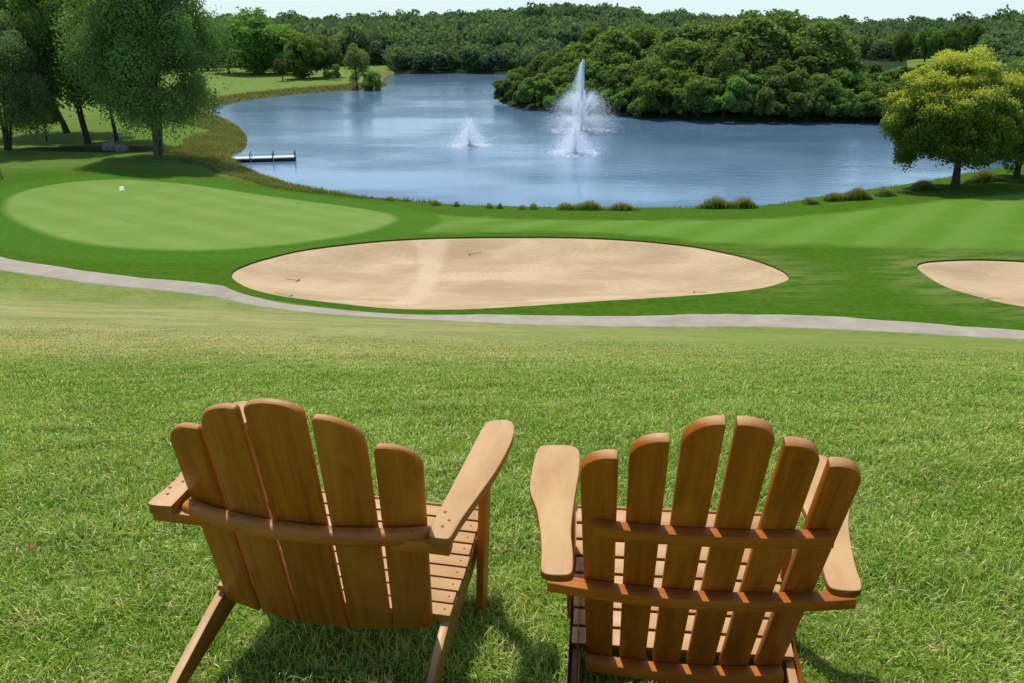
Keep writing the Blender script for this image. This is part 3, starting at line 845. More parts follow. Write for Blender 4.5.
# ------------------------------------------------------------------ trees
def tube(V, Q, pts, radii, seg=8):
    base = len(V)
    for i, (p, r) in enumerate(zip(pts, radii)):
        p = Vector(p); d = (Vector(pts[min(i + 1, len(pts) - 1)]) - Vector(pts[max(i - 1, 0)])).normalized()
        a = d.orthogonal().normalized(); b = d.cross(a)
        # keep a stable frame
        a = (Vector((1, 0, .001)) - d * d.dot(Vector((1, 0, .001)))).normalized(); b = d.cross(a)
        for k in range(seg):
            t = 2 * math.pi * k / seg; V.append(p + (a * math.cos(t) + b * math.sin(t)) * r)
    for i in range(len(pts) - 1):
        for k in range(seg):
            Q.append([base + i * seg + k, base + i * seg + (k + 1) % seg, base + (i + 1) * seg + (k + 1) % seg, base + (i + 1) * seg + k])

def leaf_cloud(r, P, Nrm, size, aspect=.6, rough=1.15):
    """rhombus leaves at P with rough normals"""
    n = len(P); rnd = r.normal(0, 1, (n, 3)); Nn = Nrm + rough * rnd; Nn /= np.linalg.norm(Nn, axis=1)[:, None]
    a = np.cross(Nn, r.normal(0, 1, (n, 3))); a /= np.linalg.norm(a, axis=1)[:, None] + 1e-9; b = np.cross(Nn, a)
    s = size * r.uniform(.6, 1.4, (n, 1))
    V = np.stack([P - a * s, P - b * s * aspect, P + a * s, P + b * s * aspect], 1)
    return V

def crown_mesh(name, seed, R, cz, nl, n, size, low=-.55, lobe=(.26, .42), droop=0.0, offs=(0, 0), upbias=.5, hollow=.45):
    r = np.random.RandomState(seed); R = np.array(R, float)
    # lobes
    C = []; rad_ = []
    tries = 0
    while len(C) < nl and tries < 5000:
        tries += 1
        d = r.normal(0, 1, 3); d /= np.linalg.norm(d)
        if d[2] < low: continue
        k = hollow + (1 - hollow - .18) * r.uniform() ** .6
        c = d * R * k; lr = R.mean() * (lobe[0] * .6 + (lobe[1] * 1.08 - lobe[0] * .6) * r.uniform() ** 1.4) * (1.05 - .35 * max(0, k - .5))
        C.append(c); rad_.append(lr)
    C = np.array(C); rad_ = np.array(rad_)
    p = rad_ ** 2; p /= p.sum(); idx = r.choice(len(C), n, p=p)
    d = r.normal(0, 1, (n, 3)); d[:, 2] += upbias * .9; d /= np.linalg.norm(d, axis=1)[:, None]
    # twig-like bumps
    sub = np.sin(d[:, 0] * 9 + idx) * np.sin(d[:, 1] * 9 + idx * 2) * np.sin(d[:, 2] * 9 + idx * 3)
    rr = rad_[idx] * (.62 + .42 * r.uniform(0, 1, n) ** .8 + .26 * sub)
    squash = r.uniform(.6, 1.35, (len(C), 3)); P = C[idx] + d * rr[:, None] * squash[idx] * np.array([1.05, 1.05, .85]) + r.normal(0, 1, (n, 3)) * R.mean() * .022
    if droop:
        m = r.uniform(0, 1, n) < .55
        out = np.hypot(P[:, 0] / R[0], P[:, 1] / R[1])
        P[:, 2] -= np.where(m, droop * r.uniform(0, 1, n) ** 1.5 * out, 0)
    P[:, 0] += offs[0]; P[:, 1] += offs[1]; 
    bot = P[:, 2] < low * R[2] * 1.12 - r.uniform(0, .12 + droop, n) * R[2]
    P = P[~bot]; d = d[~bot]; idx = idx[~bot]; sub = sub[~bot]; n = len(P)
    V = leaf_cloud(r, P, d, size)
    V[:, :, 2] += cz
    tint = np.clip(r.uniform(0, 1, n) * .6 + .4 * np.sin(idx * 1.7) ** 2, 0, 1)
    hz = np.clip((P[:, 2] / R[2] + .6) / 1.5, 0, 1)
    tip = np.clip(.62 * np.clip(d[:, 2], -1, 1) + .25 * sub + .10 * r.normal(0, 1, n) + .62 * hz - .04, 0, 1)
    Q = (np.arange(n)[:, None] * 4 + np.arange(4)[None, :])
    return np_mesh(name, V.reshape(-1, 3), Q, dict(tint=np.repeat(tint, 4), tip=np.repeat(tip, 4))), C + np.array([offs[0], offs[1], cz]), rad_

def trunk_mesh(name, seed, h0, r0, targets, fork, lean=(0, 0), seg=10, stems=1):
    r = random.Random(seed); V, Q = [], []
    for s in range(stems):
        ox, oy = (r.uniform(-.35, .35) * (stems > 1), r.uniform(-.35, .35) * (stems > 1))
        lx, ly = lean[0] + (r.uniform(-1.3, 1.3) if stems > 1 else 0), lean[1] + (r.uniform(-1, 1) if stems > 1 else 0)
        pts = [(ox, oy, -.3), (ox, oy, .0), (ox + lx * .12, oy + ly * .12, fork * .35), (ox + lx * .45, oy + ly * .45, fork), (ox + lx * .8, oy + ly * .8, (fork + h0) / 2), (ox + lx, oy + ly, h0)]
        k = 1 / math.sqrt(stems)
        tube(V, Q, pts, [r0 * 1.5 * k, r0 * 1.25 * k, r0 * k, r0 * .8 * k, r0 * .42 * k, r0 * .1 * k], seg)
        for i, t in enumerate(targets[s::stems]):
            f = r.uniform(0.0, .65); b = Vector(pts[3]).lerp(Vector(pts[5]), f * .8); t = Vector(t)
            m = b.lerp(t, .5) + Vector((r.uniform(-.3, .3), r.uniform(-.3, .3), r.uniform(.1, .5)))
            rr = r0 * k * (.46 - .25 * f)
            tube(V, Q, [b, b.lerp(m, .5) + Vector((0, 0, .05)), m, t], [rr, rr * .8, rr * .55, rr * .15], 6)
    return np_mesh(name, np.array([list(v) for v in V]), np.array(Q), None, True)

def make_tree(name, loc, label, cat, group, leafmat, barkmat, seed, R, cz, nl, n, size, h0, r0, fork, lean=(0, 0), stems=1, **kw):
    root = empty(name, loc); tag(root, label, cat, group)
    cm, C, _ = crown_mesh('crown', seed, R, cz, nl, n, size, **kw)
    tm = trunk_mesh('trunk', seed, h0, r0, [tuple(c) for c in C[:14]], fork, lean, 10, stems)
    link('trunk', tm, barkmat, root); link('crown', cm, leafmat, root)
    return root

def copy_tree(src, loc, rz, sc, label=None, group=None, mat=None):
    r = src.copy(); COL.objects.link(r); r.location = loc; r.rotation_euler = (0, 0, rz); r.scale = sc if isinstance(sc, tuple) else (sc,) * 3
    if label: r['label'] = label
    if group: r['group'] = group
    for ch in src.children:
        c = ch.copy(); COL.objects.link(c); c.parent = r
    return r

def ppm(y, D): return F / (y * cP + D * sP)      # pixels per metre at a ground distance

# big tree by the water's left end
x, y, z = at(159, 157)
make_tree('poplar_tree', (x, y, z), 'tallest dark green tree beside the dock, drooping branches and forked trunk', 'tree', None, M['leaf_big'], M['barkg'], 3,
          (8.3, 7.4, 10.8), 11.4, 100, 170000, .115, 15, .42, 3.0, (.3, 0), 3, low=-.92, lobe=(.18, .30), droop=2.8, hollow=.30, offs=(.4, 0))
x, y, z = at(117, 141)
make_tree('shade_tree', (x, y, z), 'thin trunked dark tree standing behind the grey boulders', 'tree', None, M['leaf_dark'], M['bark'], 8,
          (5.6, 5.4, 8.6), 11.6, 46, 40000, .16, 14, .24, 3.0, (-.3, 0), low=-.92, lobe=(.24, .36), droop=.8)
x, y, z = at(86, 144)
make_tree('shade_tree', (x, y, z), 'dark tree with leaning trunk, left of the boulders under the trees', 'tree', None, M['leaf_dark'], M['bark'], 15,
          (6.6, 6.0, 8.8), 11.8, 52, 46000, .16, 14, .30, 3.0, (-.9, 0), 2, low=-.92, lobe=(.24, .36), droop=.8)
x, y, z = at(67, 133)
make_tree('shade_tree', (x, y, z), 'yellow green topped tree rising behind the dark left group', 'tree', None, M['leaf_light'], M['bark'], 21,
          (9.0, 7.0, 9.6), 12.6, 56, 50000, .18, 14, .38, 3.4, (-2.0, 0), low=-.9, lobe=(.24, .36), hollow=.4)
x, y, z = at(8, 150)
make_tree('willow_tree', (x, y, z), 'grey green willow like tree filling the left edge', 'tree', None, M['leaf_willow'], M['bark'], 27,
          (7.0, 6.0, 7.4), 8.2, 64, 100000, .105, 11, .38, 2.0, (.5, 0), 3, low=-.9, lobe=(.22, .34), droop=2.4, hollow=.35)
x, y, z = at(47, 141)
make_tree('small_tree', (x, y, z), 'small light green tree at the right foot of the willow like tree', 'tree', None, M['leaf_bush'], M['bark'], 29,
          (1.9, 1.7, 2.6), 4.1, 14, 7000, .12, 5, .10, 1.2, (.2, 0), low=-.9, droop=.5)
# the yellow green tree on the right
x, y, z = at(955, 187)
make_tree('lime_tree', (x, y, z), 'round yellow green tree on the lake shore at the right', 'tree', None, M['leaf_yellow'], M['bark'], 34,
          (6.8, 6.2, 5.8), 6.0, 280, 160000, .10, 8.5, .36, 1.7, (-.3, 0), 1, low=-.82, lobe=(.10, .19), offs=(-1.2, 0), hollow=.36)
# dark trees behind it at the right edge
x, y, z = at(1016, 178)
dk = make_tree('dark_tree', (x, y, z), 'dark dense tree behind the yellow green tree at the right edge', 'tree', None, M['leaf_dark'], M['bark'], 41,
          (4.6, 4.6, 6.0), 6.0, 36, 30000, .16, 10, .3, 1.0, (0, 0), low=-.98, lobe=(.26, .4), droop=.8)
x2, y2, z2 = at(1090, 170)
copy_tree(dk, (x2 + 1, y2 + 4, z2), 2.0, 1.05, 'dark dense tree just outside the right edge beyond the yellow green tree')

# prototypes for peninsula and far trees (the first copy is the prototype itself)
protos = {}
def proto(key, name, mat, seed, R, cz, nl, n, size, h0, r0, fork, **kw):
    cm, C, _ = crown_mesh('crown', seed, R, cz, nl, n, size, **kw)
    tm = trunk_mesh('trunk', seed, h0, r0, [tuple(c) for c in C[:8]], fork, (0, 0), 7)
    cm.materials.append(mat); tm.materials.append(M['bark']); protos[key] = (name, cm, tm)
proto('oakA', 'broadleaf_tree', M['leaf_dark'], 51, (5.4, 5.2, 5.4), 6.6, 36, 15000, .24, 9, .35, 2.0, low=-.95, lobe=(.22, .36), hollow=.4)
proto('oakB', 'broadleaf_tree', M['leaf_bush'], 52, (4.6, 4.8, 5.8), 6.8, 32, 13000, .24, 9, .32, 2.0, low=-.95, lobe=(.22, .36), hollow=.4)
proto('oakC', 'broadleaf_tree', M['leaf_dark'], 53, (6.2, 5.6, 4.8), 6.0, 40, 16000, .24, 8, .36, 2.0, low=-.95, lobe=(.20, .33), hollow=.4)
proto('full', 'broadleaf_tree', M['leaf_bush'], 60, (5.2, 5.0, 5.8), 5.6, 46, 17000, .22, 9, .35, 1.2, low=-.98, lobe=(.20, .36), hollow=.35)
proto('bushL', 'shore_shrub', M['leaf_light'], 61, (3.0, 2.8, 2.4), 1.6, 24, 8500, .17, 2.6, .12, .3, low=-.65, lobe=(.22, .40), hollow=.4)
proto('light', 'light_green_tree', M['leaf_light'], 54, (3.6, 3.6, 6.0), 7.0, 30, 11000, .22, 10, .25, 2.0, low=-.95, lobe=(.24, .38), hollow=.35)
proto('bushA', 'shore_shrub', M['leaf_bush'], 55, (3.2, 2.8, 2.3), 1.5, 24, 8500, .17, 2.4, .12, .3, low=-.6, lobe=(.24, .40), hollow=.4)
proto('bushB', 'shore_shrub', M['leaf_bush'], 56, (2.6, 2.4, 2.8), 1.9, 20, 7500, .17, 3, .12, .3, low=-.65, lobe=(.24, .40), hollow=.4)
proto('bushC', 'shore_shrub', M['leaf_dark'], 57, (2.8, 2.6, 2.6), 1.8, 20, 7500, .17, 3, .12, .3, low=-.65, lobe=(.24, .40), hollow=.4)
proto('olive', 'olive_tree', M['leaf_olive'], 58, (2.7, 2.6, 2.6), 4.0, 18, 6000, .2, 5, .16, 1.4, low=-.7)
proto('weep', 'willow_tree', M['leaf_weep'], 59, (3.6, 3.4, 5.2), 5.6, 26, 11000, .18, 8, .26, 1.8, low=-.95, droop=2.0)
def plant(key, x, y, sc, rz, label, cat='tree', group=None, z=None, name=None):
    nm, cm, tm = protos[key]
    o = empty(name or nm, (x, y, (gz(x, y) if z is None else z) - .05), rz); o.scale = sc if isinstance(sc, tuple) else (sc,) * 3
    tag(o, label, cat, group)
    link('trunk', tm, None, o); link('crown', cm, None, o); return o

rnd = random.Random(99)
def topheight(px):   # picture height of the peninsula's tree tops
    return float(np.interp(px, [497, 510, 540, 575, 610, 650, 700, 740, 790, 825, 850, 890, 930], [82, 72, 62, 52, 38, 31, 28, 21, 24, 50, 68, 76, 80]))
def pen_shore(px): return float(np.interp(px, [497, 520, 560, 610, 650, 720, 800, 850, 900, 1000], [101, 108, 112, 114, 118.5, 121.5, 122.5, 122, 124, 130]))
# shrubs along the peninsula's waterline
lbl_b = {'bushA': 'rounded green shrub overhanging the water along the wooded point', 'bushB': 'upright bright green shrub at the waterline of the wooded point', 'bushC': 'dark green shrub at the waterline of the wooded point'}
px = 502
while px < 1000:
    x, y = gp(px, pen_shore(px), 15.0); key = rnd.choice(['bushA', 'bushB', 'bushC'])
    s = rnd.uniform(.85, 1.3) * (1.15 if px > 640 else .95)
    plant(key, x + rnd.uniform(-.5, .5), y + .1 + rnd.uniform(0, 1.0), s, rnd.uniform(0, 6), lbl_b[key], 'shrub', 'shrubs along the waterline of the wooded point')
    px += rnd.uniform(15, 21) * s
# taller trees further in, each as tall as its part of the skyline asks
lbl_t = {'full': 'leafy green tree clothed down to the ground in the wood on the point', 'oakA': 'dark round crowned tree in the wood on the point', 'oakB': 'mid green tall tree in the wood on the point', 'oakC': 'broad spreading dark tree in the wood on the point', 'light': 'pale green slender tree in the wood on the point'}
for row, (back_m, frac) in enumerate(((5, .50), (11, .74), (19, 1.0), (29, .96))):
    px = 508 + row * 7
    while px < (905 if row < 2 else 838):
        x, y = gp(px, pen_shore(px), 15.0); k = (y + back_m) / y; X_, Y_ = x * k, y + back_m
        zg = EYE - 14.2
        ty = topheight(px); ty = pen_shore(px) + (ty - pen_shore(px)) * frac + rnd.uniform(-2.5, 5)
        if px > 835: ty = max(ty, 84 - row * 6)
        fx, fy, fz = ray(px, ty); ztop = EYE + fz / fy * Y_
        h = max(3.0, (ztop - zg) * 1.12)
        key = rnd.choice(['oakA', 'oakB', 'oakC', 'full', 'full'] + (['light'] if rnd.random() < .25 else []))
        if h < 5.5: key = rnd.choice(['bushA', 'bushB'])
        hh = {'oakA': 12, 'oakB': 12.4, 'oakC': 10.8, 'light': 13, 'bushA': 3.8, 'bushB': 4.7, 'full': 11.2}[key]
        sz = h / hh; sx = max(sz, .5) * rnd.uniform(1.2, 1.55)
        lb = lbl_t.get(key, 'leafy green thicket shrub between the trees of the wooded point')
        plant(key, X_, Y_, (sx, sx, sz), rnd.uniform(0, 6), lb, 'tree' if key in lbl_t else 'shrub', 'trees on the wooded point' if key in lbl_t else 'thicket shrubs on the wooded point', zg)
        px += rnd.uniform(24, 34) * max(.6, min(sx, 1.6)) * (1.1 if 'oak' in key else .7)
# the tall pale tree behind the fountain and the growth on the right
def stand(key, px, pbase, ptop, sxk, label, group=None, D=13.9, name=None, cat='tree', rz=None):
    x, y = gp(px, pbase, D); fx, fy, fz = ray(px, ptop); h = EYE + fz / fy * y - (EYE - D)
    hh = {'oakA': 12, 'oakB': 12.4, 'oakC': 10.8, 'light': 13, 'bushA': 3.8, 'bushB': 4.7, 'bushC': 4.4, 'olive': 6.6, 'weep': 10.6, 'full': 11.2, 'bushL': 4.0}[key]
    s = h / hh * 1.12; zz = gz(x, y)
    return plant(key, x, y, (s * sxk, s * sxk, s), rnd.uniform(0, 6) if rz is None else rz, label, cat, group, zz, name)
stand('light', 590, 86, 27, .85, 'tall pale green tree rising behind the big fountain')
stand('oakA', 229, 73, 34, 1.15, 'dark tree standing alone at the left end of the far meadow')
stand('oakB', 208, 70, 24, 1.0, 'broad tree partly hidden by the tallest dark tree')
stand('full', 257, 74, 15, 1.25, 'tall green tree behind the far meadow, right of the lone dark tree')
stand('full', 284, 74, 30, 1.25, 'full crowned tree at the back of the far meadow')
stand('full', 303, 79, 38, 1.2, 'rounded dark tree near the middle of the far meadow')
stand('oakC', 325, 77, 40, 1.05, 'spreading dark tree at the right of the meadow group')
stand('olive', 283, 81, 59, 1.0, 'small brownish olive tree standing in front on the far meadow')
stand('bushC', 333, 80, 66, .9, 'low dark shrub beside the far meadow trees', cat='shrub', name='round_shrub')
stand('weep', 357, 84.5, 43, .85, 'pale yellow green willow at the tip of the far meadow')
stand('oakB', 372, 85.5, 57, .85, 'rounded grey green small tree hanging over the water at the tip of the far meadow', cat='shrub', name='round_shrub')
stand('bushA', 1000, 150, 112, 1.0, 'green shrub on the far bank behind the yellow green tree', D=14.6, cat='shrub', name='round_shrub')
rb = random.Random(5)
for i in range(84):          # bright thicket and small trees right of the wooded point
    px = rb.uniform(835, 1075); pb = rb.uniform(69, 116); kx = rb.choice(['bushA', 'bushL', 'bushL', 'bushC', 'light', 'oakB'])
    hpx = rb.uniform(12, 20) * (.55 if pb < 86 else 1) * (1.25 if kx in ('light', 'oakB') else 1) * (.55 + pb / 160)
    if px < 960 and pb < 84 and kx in ('light', 'oakB'): kx = 'bushA'
    stand(kx, px, pb, pb - hpx, 1.15, {'bushL': 'pale green rounded shrub in the thicket between wooded point and yellow tree', 'bushA': 'rounded green shrub in the thicket between wooded point and yellow tree', 'bushB': 'upright green shrub in the thicket between wooded point and yellow tree', 'bushC': 'dark shrub in the thicket between wooded point and yellow tree',
          'light': 'small pale green tree in the thicket right of the wooded point', 'oakB': 'small mid green tree in the thicket right of the wooded point'}[kx], 'shrubs and small trees right of the wooded point', cat='shrub' if 'bush' in kx else 'tree')
for i, px in enumerate(range(905, 1110, 19)):
    stand(rb.choice(['oakA', 'full', 'oakC']), px + rb.uniform(-5, 5), 58 + rb.uniform(-1, 2), (27 if px < 985 else 33) + rb.uniform(-3, 4), .72, 'round dark tree in the row behind the right hand meadow', 'row of trees behind the right hand meadow')
for px, pt in ((1022, 64), (1052, 30), (1085, 38)):
    stand('oakC', px, 132, pt, .8, 'olive green tree above the right hand shore behind the yellow tree', 'trees above the right hand shore', D=14.0)

# the far wood reads as one mass ------------------------------------------
def far_wood():
    r = np.random.RandomState(77)
    base = []
    for s in range(6):
        n = 420; nl = 10
        C = r.normal(0, 1, (nl, 3)); C /= np.linalg.norm(C, axis=1)[:, None]; C *= np.array([2.7, 2.7, 2.2]) * r.uniform(.4, 1, (nl, 1)); C[:, 2] += 6.5
        idx = r.randint(0, nl, n); d = r.normal(0, 1, (n, 3)); d[:, 2] += .35; d[:, 1] -= .25; d /= np.linalg.norm(d, axis=1)[:, None]
        P = C[idx] * np.array([1, 1, .9]) + d * r.uniform(1.5, 2.0, (n, 1)); V = leaf_cloud(r, P, d, .42, .8)
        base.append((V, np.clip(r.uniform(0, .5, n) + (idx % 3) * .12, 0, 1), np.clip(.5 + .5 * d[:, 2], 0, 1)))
    pts = []
    def strew(d0, d1, sp, a0=-.72, a1=.80):
        d = d0
        while d < d1:
            a = a0
            while a < a1:
                aa = a + r.uniform(-.4, .4) * sp / d; dd = d + r.uniform(-.45, .45) * sp
                pts.append((dd * math.sin(aa), dd * math.cos(aa))); a += sp / d
            d += sp * .95
    strew(252, 300, 6.0); strew(300, 330, 9.0); strew(330, 560, 11.5); strew(600, 1100, 20); strew(1100, 2000, 42)
    P = np.array(pts); X, Y = P[:, 0], P[:, 1]
    sl = sdf(LAKE, X, Y)
    pxx = 512 + F * X / (Y * cP + 14 * sP)
    keep = (sl > 2.0)
    # open meadows stay free of trees
    keep &= ~((pxx > 835) & (pxx < 985) & (np.hypot(X, Y) < 440))
    keep &= ~((pxx < 392) & (np.hypot(X, Y) < 296))
    P, X, Y = P[keep], X[keep], Y[keep]; Z = ground_z(X, Y, False)
    # undergrowth down to the water: extra low clumps on the front edge
    Vs, Ts, Hs = [], [], []
    for i in range(len(P)):
        V, t, h = base[i % 6]; dist = math.hypot(X[i], Y[i])
        s = r.uniform(1.15, 1.95) * (1.0 if dist < 560 else 1.2 if dist < 1100 else 1.9); sz = s * r.uniform(.85, 1.25); a = r.uniform(0, 6.28)
        if dist < 296: s *= .8; sz *= .62
        c, sn = math.cos(a), math.sin(a)
        W = np.empty_like(V); W[..., 0] = (V[..., 0] * c - V[..., 1] * sn) * s + X[i]; W[..., 1] = (V[..., 0] * sn + V[..., 1] * c) * s + Y[i]
        W[..., 2] = V[..., 2] * sz + Z[i] - (2.6 * sz)
        Vs.append(W.astype(np.float32)); big_ = .5 + .5 * math.sin(X[i] * .031 + 1.3 * math.sin(Y[i] * .023)) * math.sin(Y[i] * .037 + X[i] * .011); u = r.uniform(); tone = np.clip(t * .35 + .55 * big_ * r.uniform(.3, 1) + (.5 if u < .10 else -.25 if u > .78 else 0), 0, 1.15); Ts.append(tone); Hs.append(h)
    V = np.concatenate(Vs); n = len(V); print('far wood trees', len(P), 'faces', n)
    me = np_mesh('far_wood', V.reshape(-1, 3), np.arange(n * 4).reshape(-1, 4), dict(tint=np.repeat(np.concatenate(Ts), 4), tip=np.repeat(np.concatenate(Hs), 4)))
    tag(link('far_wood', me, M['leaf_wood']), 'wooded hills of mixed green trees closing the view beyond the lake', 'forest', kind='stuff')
far_wood()

# ------------------------------------------------------------------ reeds and rough grass
def clump(name, px, py, wpx, hpx, label, seed, mat='reed', group='clumps of reeds on the near shore', dens=1.0):
    x, y, z = at(px, py); k = ppm(y, EYE - z); w = wpx / k; h = hpx / k * 1.45
    r = np.random.RandomState(seed); n = int(max(160, w * 420 * dens))
    X = x + r.uniform(-.5, .5, n) * w + r.normal(0, .08, n); Y = y + r.normal(0, .28, n)
    env = np.clip(1 - (np.abs(X - x) / (w * .56)) ** 3, .25, 1) * (.75 + .25 * np.sin(X * 2.3 + seed))
    L = h * env * r.uniform(.55, 1.1, n)
    root = blades(name, X, Y, L, .045 * r.uniform(.6, 1.3, n), np.clip(r.normal(.22, .16, n), 0, .8), r.uniform(0, 1, n), M[mat], origin=(x, y, z), rs=r)
    root.location = (x, y, z); tag(root, label, 'reeds', group); return root
cl = [(390,200,10,5,'small tuft of reeds nearest the putting green'),(436,205,9,6,'small reed tuft, first right of the putting green'),(457,206,5,4,'tiny reed tuft left of the three close tufts'),
      (490,208,7,6,'small reed tuft in front of the left fountain'),(500,208,5,5,'tiny reed tuft just right of another in front of the left fountain'),(522,209,7,6,'small reed tuft between the two fountains'),
      (534,209,7,5,'reed tuft just left of the long flat reed bed'),(580,209.5,46,8,'long flat reed bed in front of the big fountain'),(622,210,34,6,'lower reed bed joined to the right of the long one'),
      (727,208,60,10,'wide rounded reed bed with tan seed heads on the near shore'),(811,204,14,7,'small round reed clump left of the long tan topped one'),(848,200,46,10,'long reed clump with tan seed heads near the right shore'),
      (886,196,18,8,'dark bushy reed clump at the right end of the reeds'),(922,190,30,8,'low reed clump left of the yellow green tree trunk'),(905,193,14,5,'low reed tuft between two clumps near the yellow green tree'),(985,182,40,9,'tall rough grass clump right of the yellow green tree trunk')]
for i, (px, py, w, h, lb) in enumerate(cl): clump('reed_clump', px, py, w, h, lb, 300 + i)

def rough_bank():
    """unmown grass on the bank between the green and the water and round the left inlet"""
    r = np.random.RandomState(12); n = 260000
    X = r.uniform(-62, -6, n); Y = r.uniform(60, 128, n); s = sdf(LAKE, X, Y)
    wmax = np.interp(X, [-40, -25, -12, -6], [6.5, 4.0, 2.0, .9])
    k = (s > .15) & (s < wmax * (1 + .35 * vnoise(X, Y, .5, 31))) & (r.uniform(0, 1, n) < .9)
    X, Y, s = X[k], Y[k], s[k]; n = len(X)
    L = .34 * (1 + .7 * vnoise(X, Y, .8, 32)) * r.uniform(.5, 1.4, n)
    o = blades('bank_grass', X, Y, L, .05 * r.uniform(.6, 1.4, n), np.clip(r.normal(.45, .25, n), 0, 1.2), np.clip(r.uniform(0, 1, n) * .6 + .4 * vnoise(X, Y, .5, 33) + .2, 0, 1), M['dryreed'], rs=r)
    tag(o, 'tan and green unmown grass on the bank between dock and putting green', 'grass', kind='stuff')
    n = 120000
    X = r.uniform(-80, -20, n); Y = r.uniform(120, 215, n); s = sdf(LAKE, X, Y); k = (s > .2) & (s < 3.2); X, Y = X[k], Y[k]; n = len(X)
    o = blades('far_bank_grass', X, Y, .55 * r.uniform(.5, 1.4, n), .12 * r.uniform(.6, 1.4, n), np.clip(r.normal(.4, .25, n), 0, 1.2), r.uniform(0, 1, n), M['dryreed'], rs=r)
    tag(o, 'tan unmown grass edging the far meadow along the water', 'grass', kind='stuff')
    n = 90000
    X = r.uniform(-10, 62, n); Y = r.uniform(55, 95, n); s = sdf(LAKE, X, Y); k = (s > .1) & (s < 1.3); X, Y = X[k], Y[k]; n = len(X)
    o = blades('shore_grass', X, Y, .16 * r.uniform(.5, 1.6, n) * (1 + .8 * vnoise(X, Y, 1.1, 3)), .04 * r.uniform(.6, 1.4, n), np.clip(r.normal(.4, .25, n), 0, 1.2), r.uniform(0, .8, n), M['reed'], rs=r)
    tag(o, 'thin fringe of longer grass along the near edge of the lake', 'grass', kind='stuff')
rough_bank()

# ------------------------------------------------------------------ dock
def box_mesh(name, boxes, bev=.01):
    bm = bmesh.new()
    for (cx, cy, cz, sx, sy, sz) in boxes:
        g = bmesh.ops.create_cube(bm, size=1, matrix=Matrix.Translation((cx, cy, cz)) @ Matrix.Diagonal((sx, sy, sz, 1)))
    if bev: bmesh.ops.bevel(bm, geom=bm.edges[:], offset=bev, segments=1, affect='EDGES')
    me = bpy.data.meshes.new(name); bm.to_mesh(me); bm.free(); return me
def dock():
    x0, y0 = gp(228, 158.5, 14.6); x1, y1 = gp(295.5, 156.5, 14.6)
    L = math.hypot(x1 - x0, y1 - y0); a = math.atan2(y1 - y0, x1 - x0)
    root = empty('floating_dock', (x0, y0, WATER_Z), a); tag(root, 'narrow white floating dock reaching into the lake from the left bank', 'dock')
    secs = 3; w = 1.5
    for i in range(secs):
        s0 = L * i / secs + .03; s1 = L * (i + 1) / secs - .03; n = 14; d = (s1 - s0) / n
        link('deck', box_mesh('deck', [(s0 + d * (k + .5), 0, .44, d * .93, w, .045) for k in range(n)], .004), M['white'], root)
        link('frame', box_mesh('frame', [((s0 + s1) / 2, sy * (w / 2 - .03), .385, s1 - s0, .06, .055) for sy in (-1, 1)], .006), M['white'], root)
        link('float', box_mesh('float', [((s0 + s1) / 2, 0, .17, (s1 - s0) * .96, w * .92, .30)], .03), M['rubber'], root)
    for i in (1, 2, 3):
        for sy in (-1, 1):
            V, Q = [], []; xx = L * i / secs - (.06 if i == 3 else 0)
            tube(V, Q, [(xx, sy * (w / 2 + .05), -1.6), (xx, sy * (w / 2 + .05), .5), (xx, sy * (w / 2 + .05), 1.05)], [.05, .05, .05], 10)
            link('post', np_mesh('post', np.array([list(v) for v in V]), np.array(Q), None, True), M['dark'], root)
dock()

# ------------------------------------------------------------------ fountains
def drops(r, P, size):
    n = len(P); D = r.normal(0, 1, (n, 4, 3)); D /= np.linalg.norm(D, axis=2)[..., None]
    V = P[:, None, :] + D * (size * r.uniform(.5, 1.5, (n, 1)))[..., None] if np.ndim(size) == 0 else P[:, None, :] + D * (size[:, None] * r.uniform(.5, 1.5, (n, 1)))[..., None]
    i = np.arange(n)[:, None] * 4
    T = np.concatenate([i + np.array([[0, 1, 2]]), i + np.array([[0, 2, 3]]), i + np.array([[0, 3, 1]]), i + np.array([[1, 3, 2]])])
    return V.reshape(-1, 3), T

def head(root, h=.35):
    bm = bmesh.new()
    bmesh.ops.create_cone(bm, cap_ends=True, segments=20, radius1=.42, radius2=.34, depth=.22, matrix=Matrix.Translation((0, 0, .06)))
    bmesh.ops.create_cone(bm, cap_ends=True, segments=16, radius1=.16, radius2=.09, depth=h, matrix=Matrix.Translation((0, 0, .17 + h / 2)))
    me = bpy.data.meshes.new('fountain_head'); bm.to_mesh(me); bm.free(); link('fountain_head', me, M['dark'], root)

def parab(r, n, v0, elev, azs, wind=(0, 0), spread=.03, g=9.8, tmin=0, z0=.4, cut=None):
    """drops along ballistic paths"""
    az = azs[r.randint(0, len(azs), n)] + r.normal(0, spread, n); el = elev + r.normal(0, spread * .7, n); v = v0 * (1 + r.normal(0, spread, n))
    vz = v * np.sin(el); T = (vz + np.sqrt(vz ** 2 + 2 * g * z0)) / g; t = r.uniform(0, 1, n) ** .85 * T
    dr = v * np.cos(el) * t
    P = np.stack([dr * np.cos(az) + wind[0] * t * t, dr * np.sin(az) + wind[1] * t * t, z0 + vz * t - .5 * g * t * t], 1)
    P += r.normal(0, 1, P.shape) * (.02 + .05 * t)[:, None]
    return P[P[:, 2] > 0]

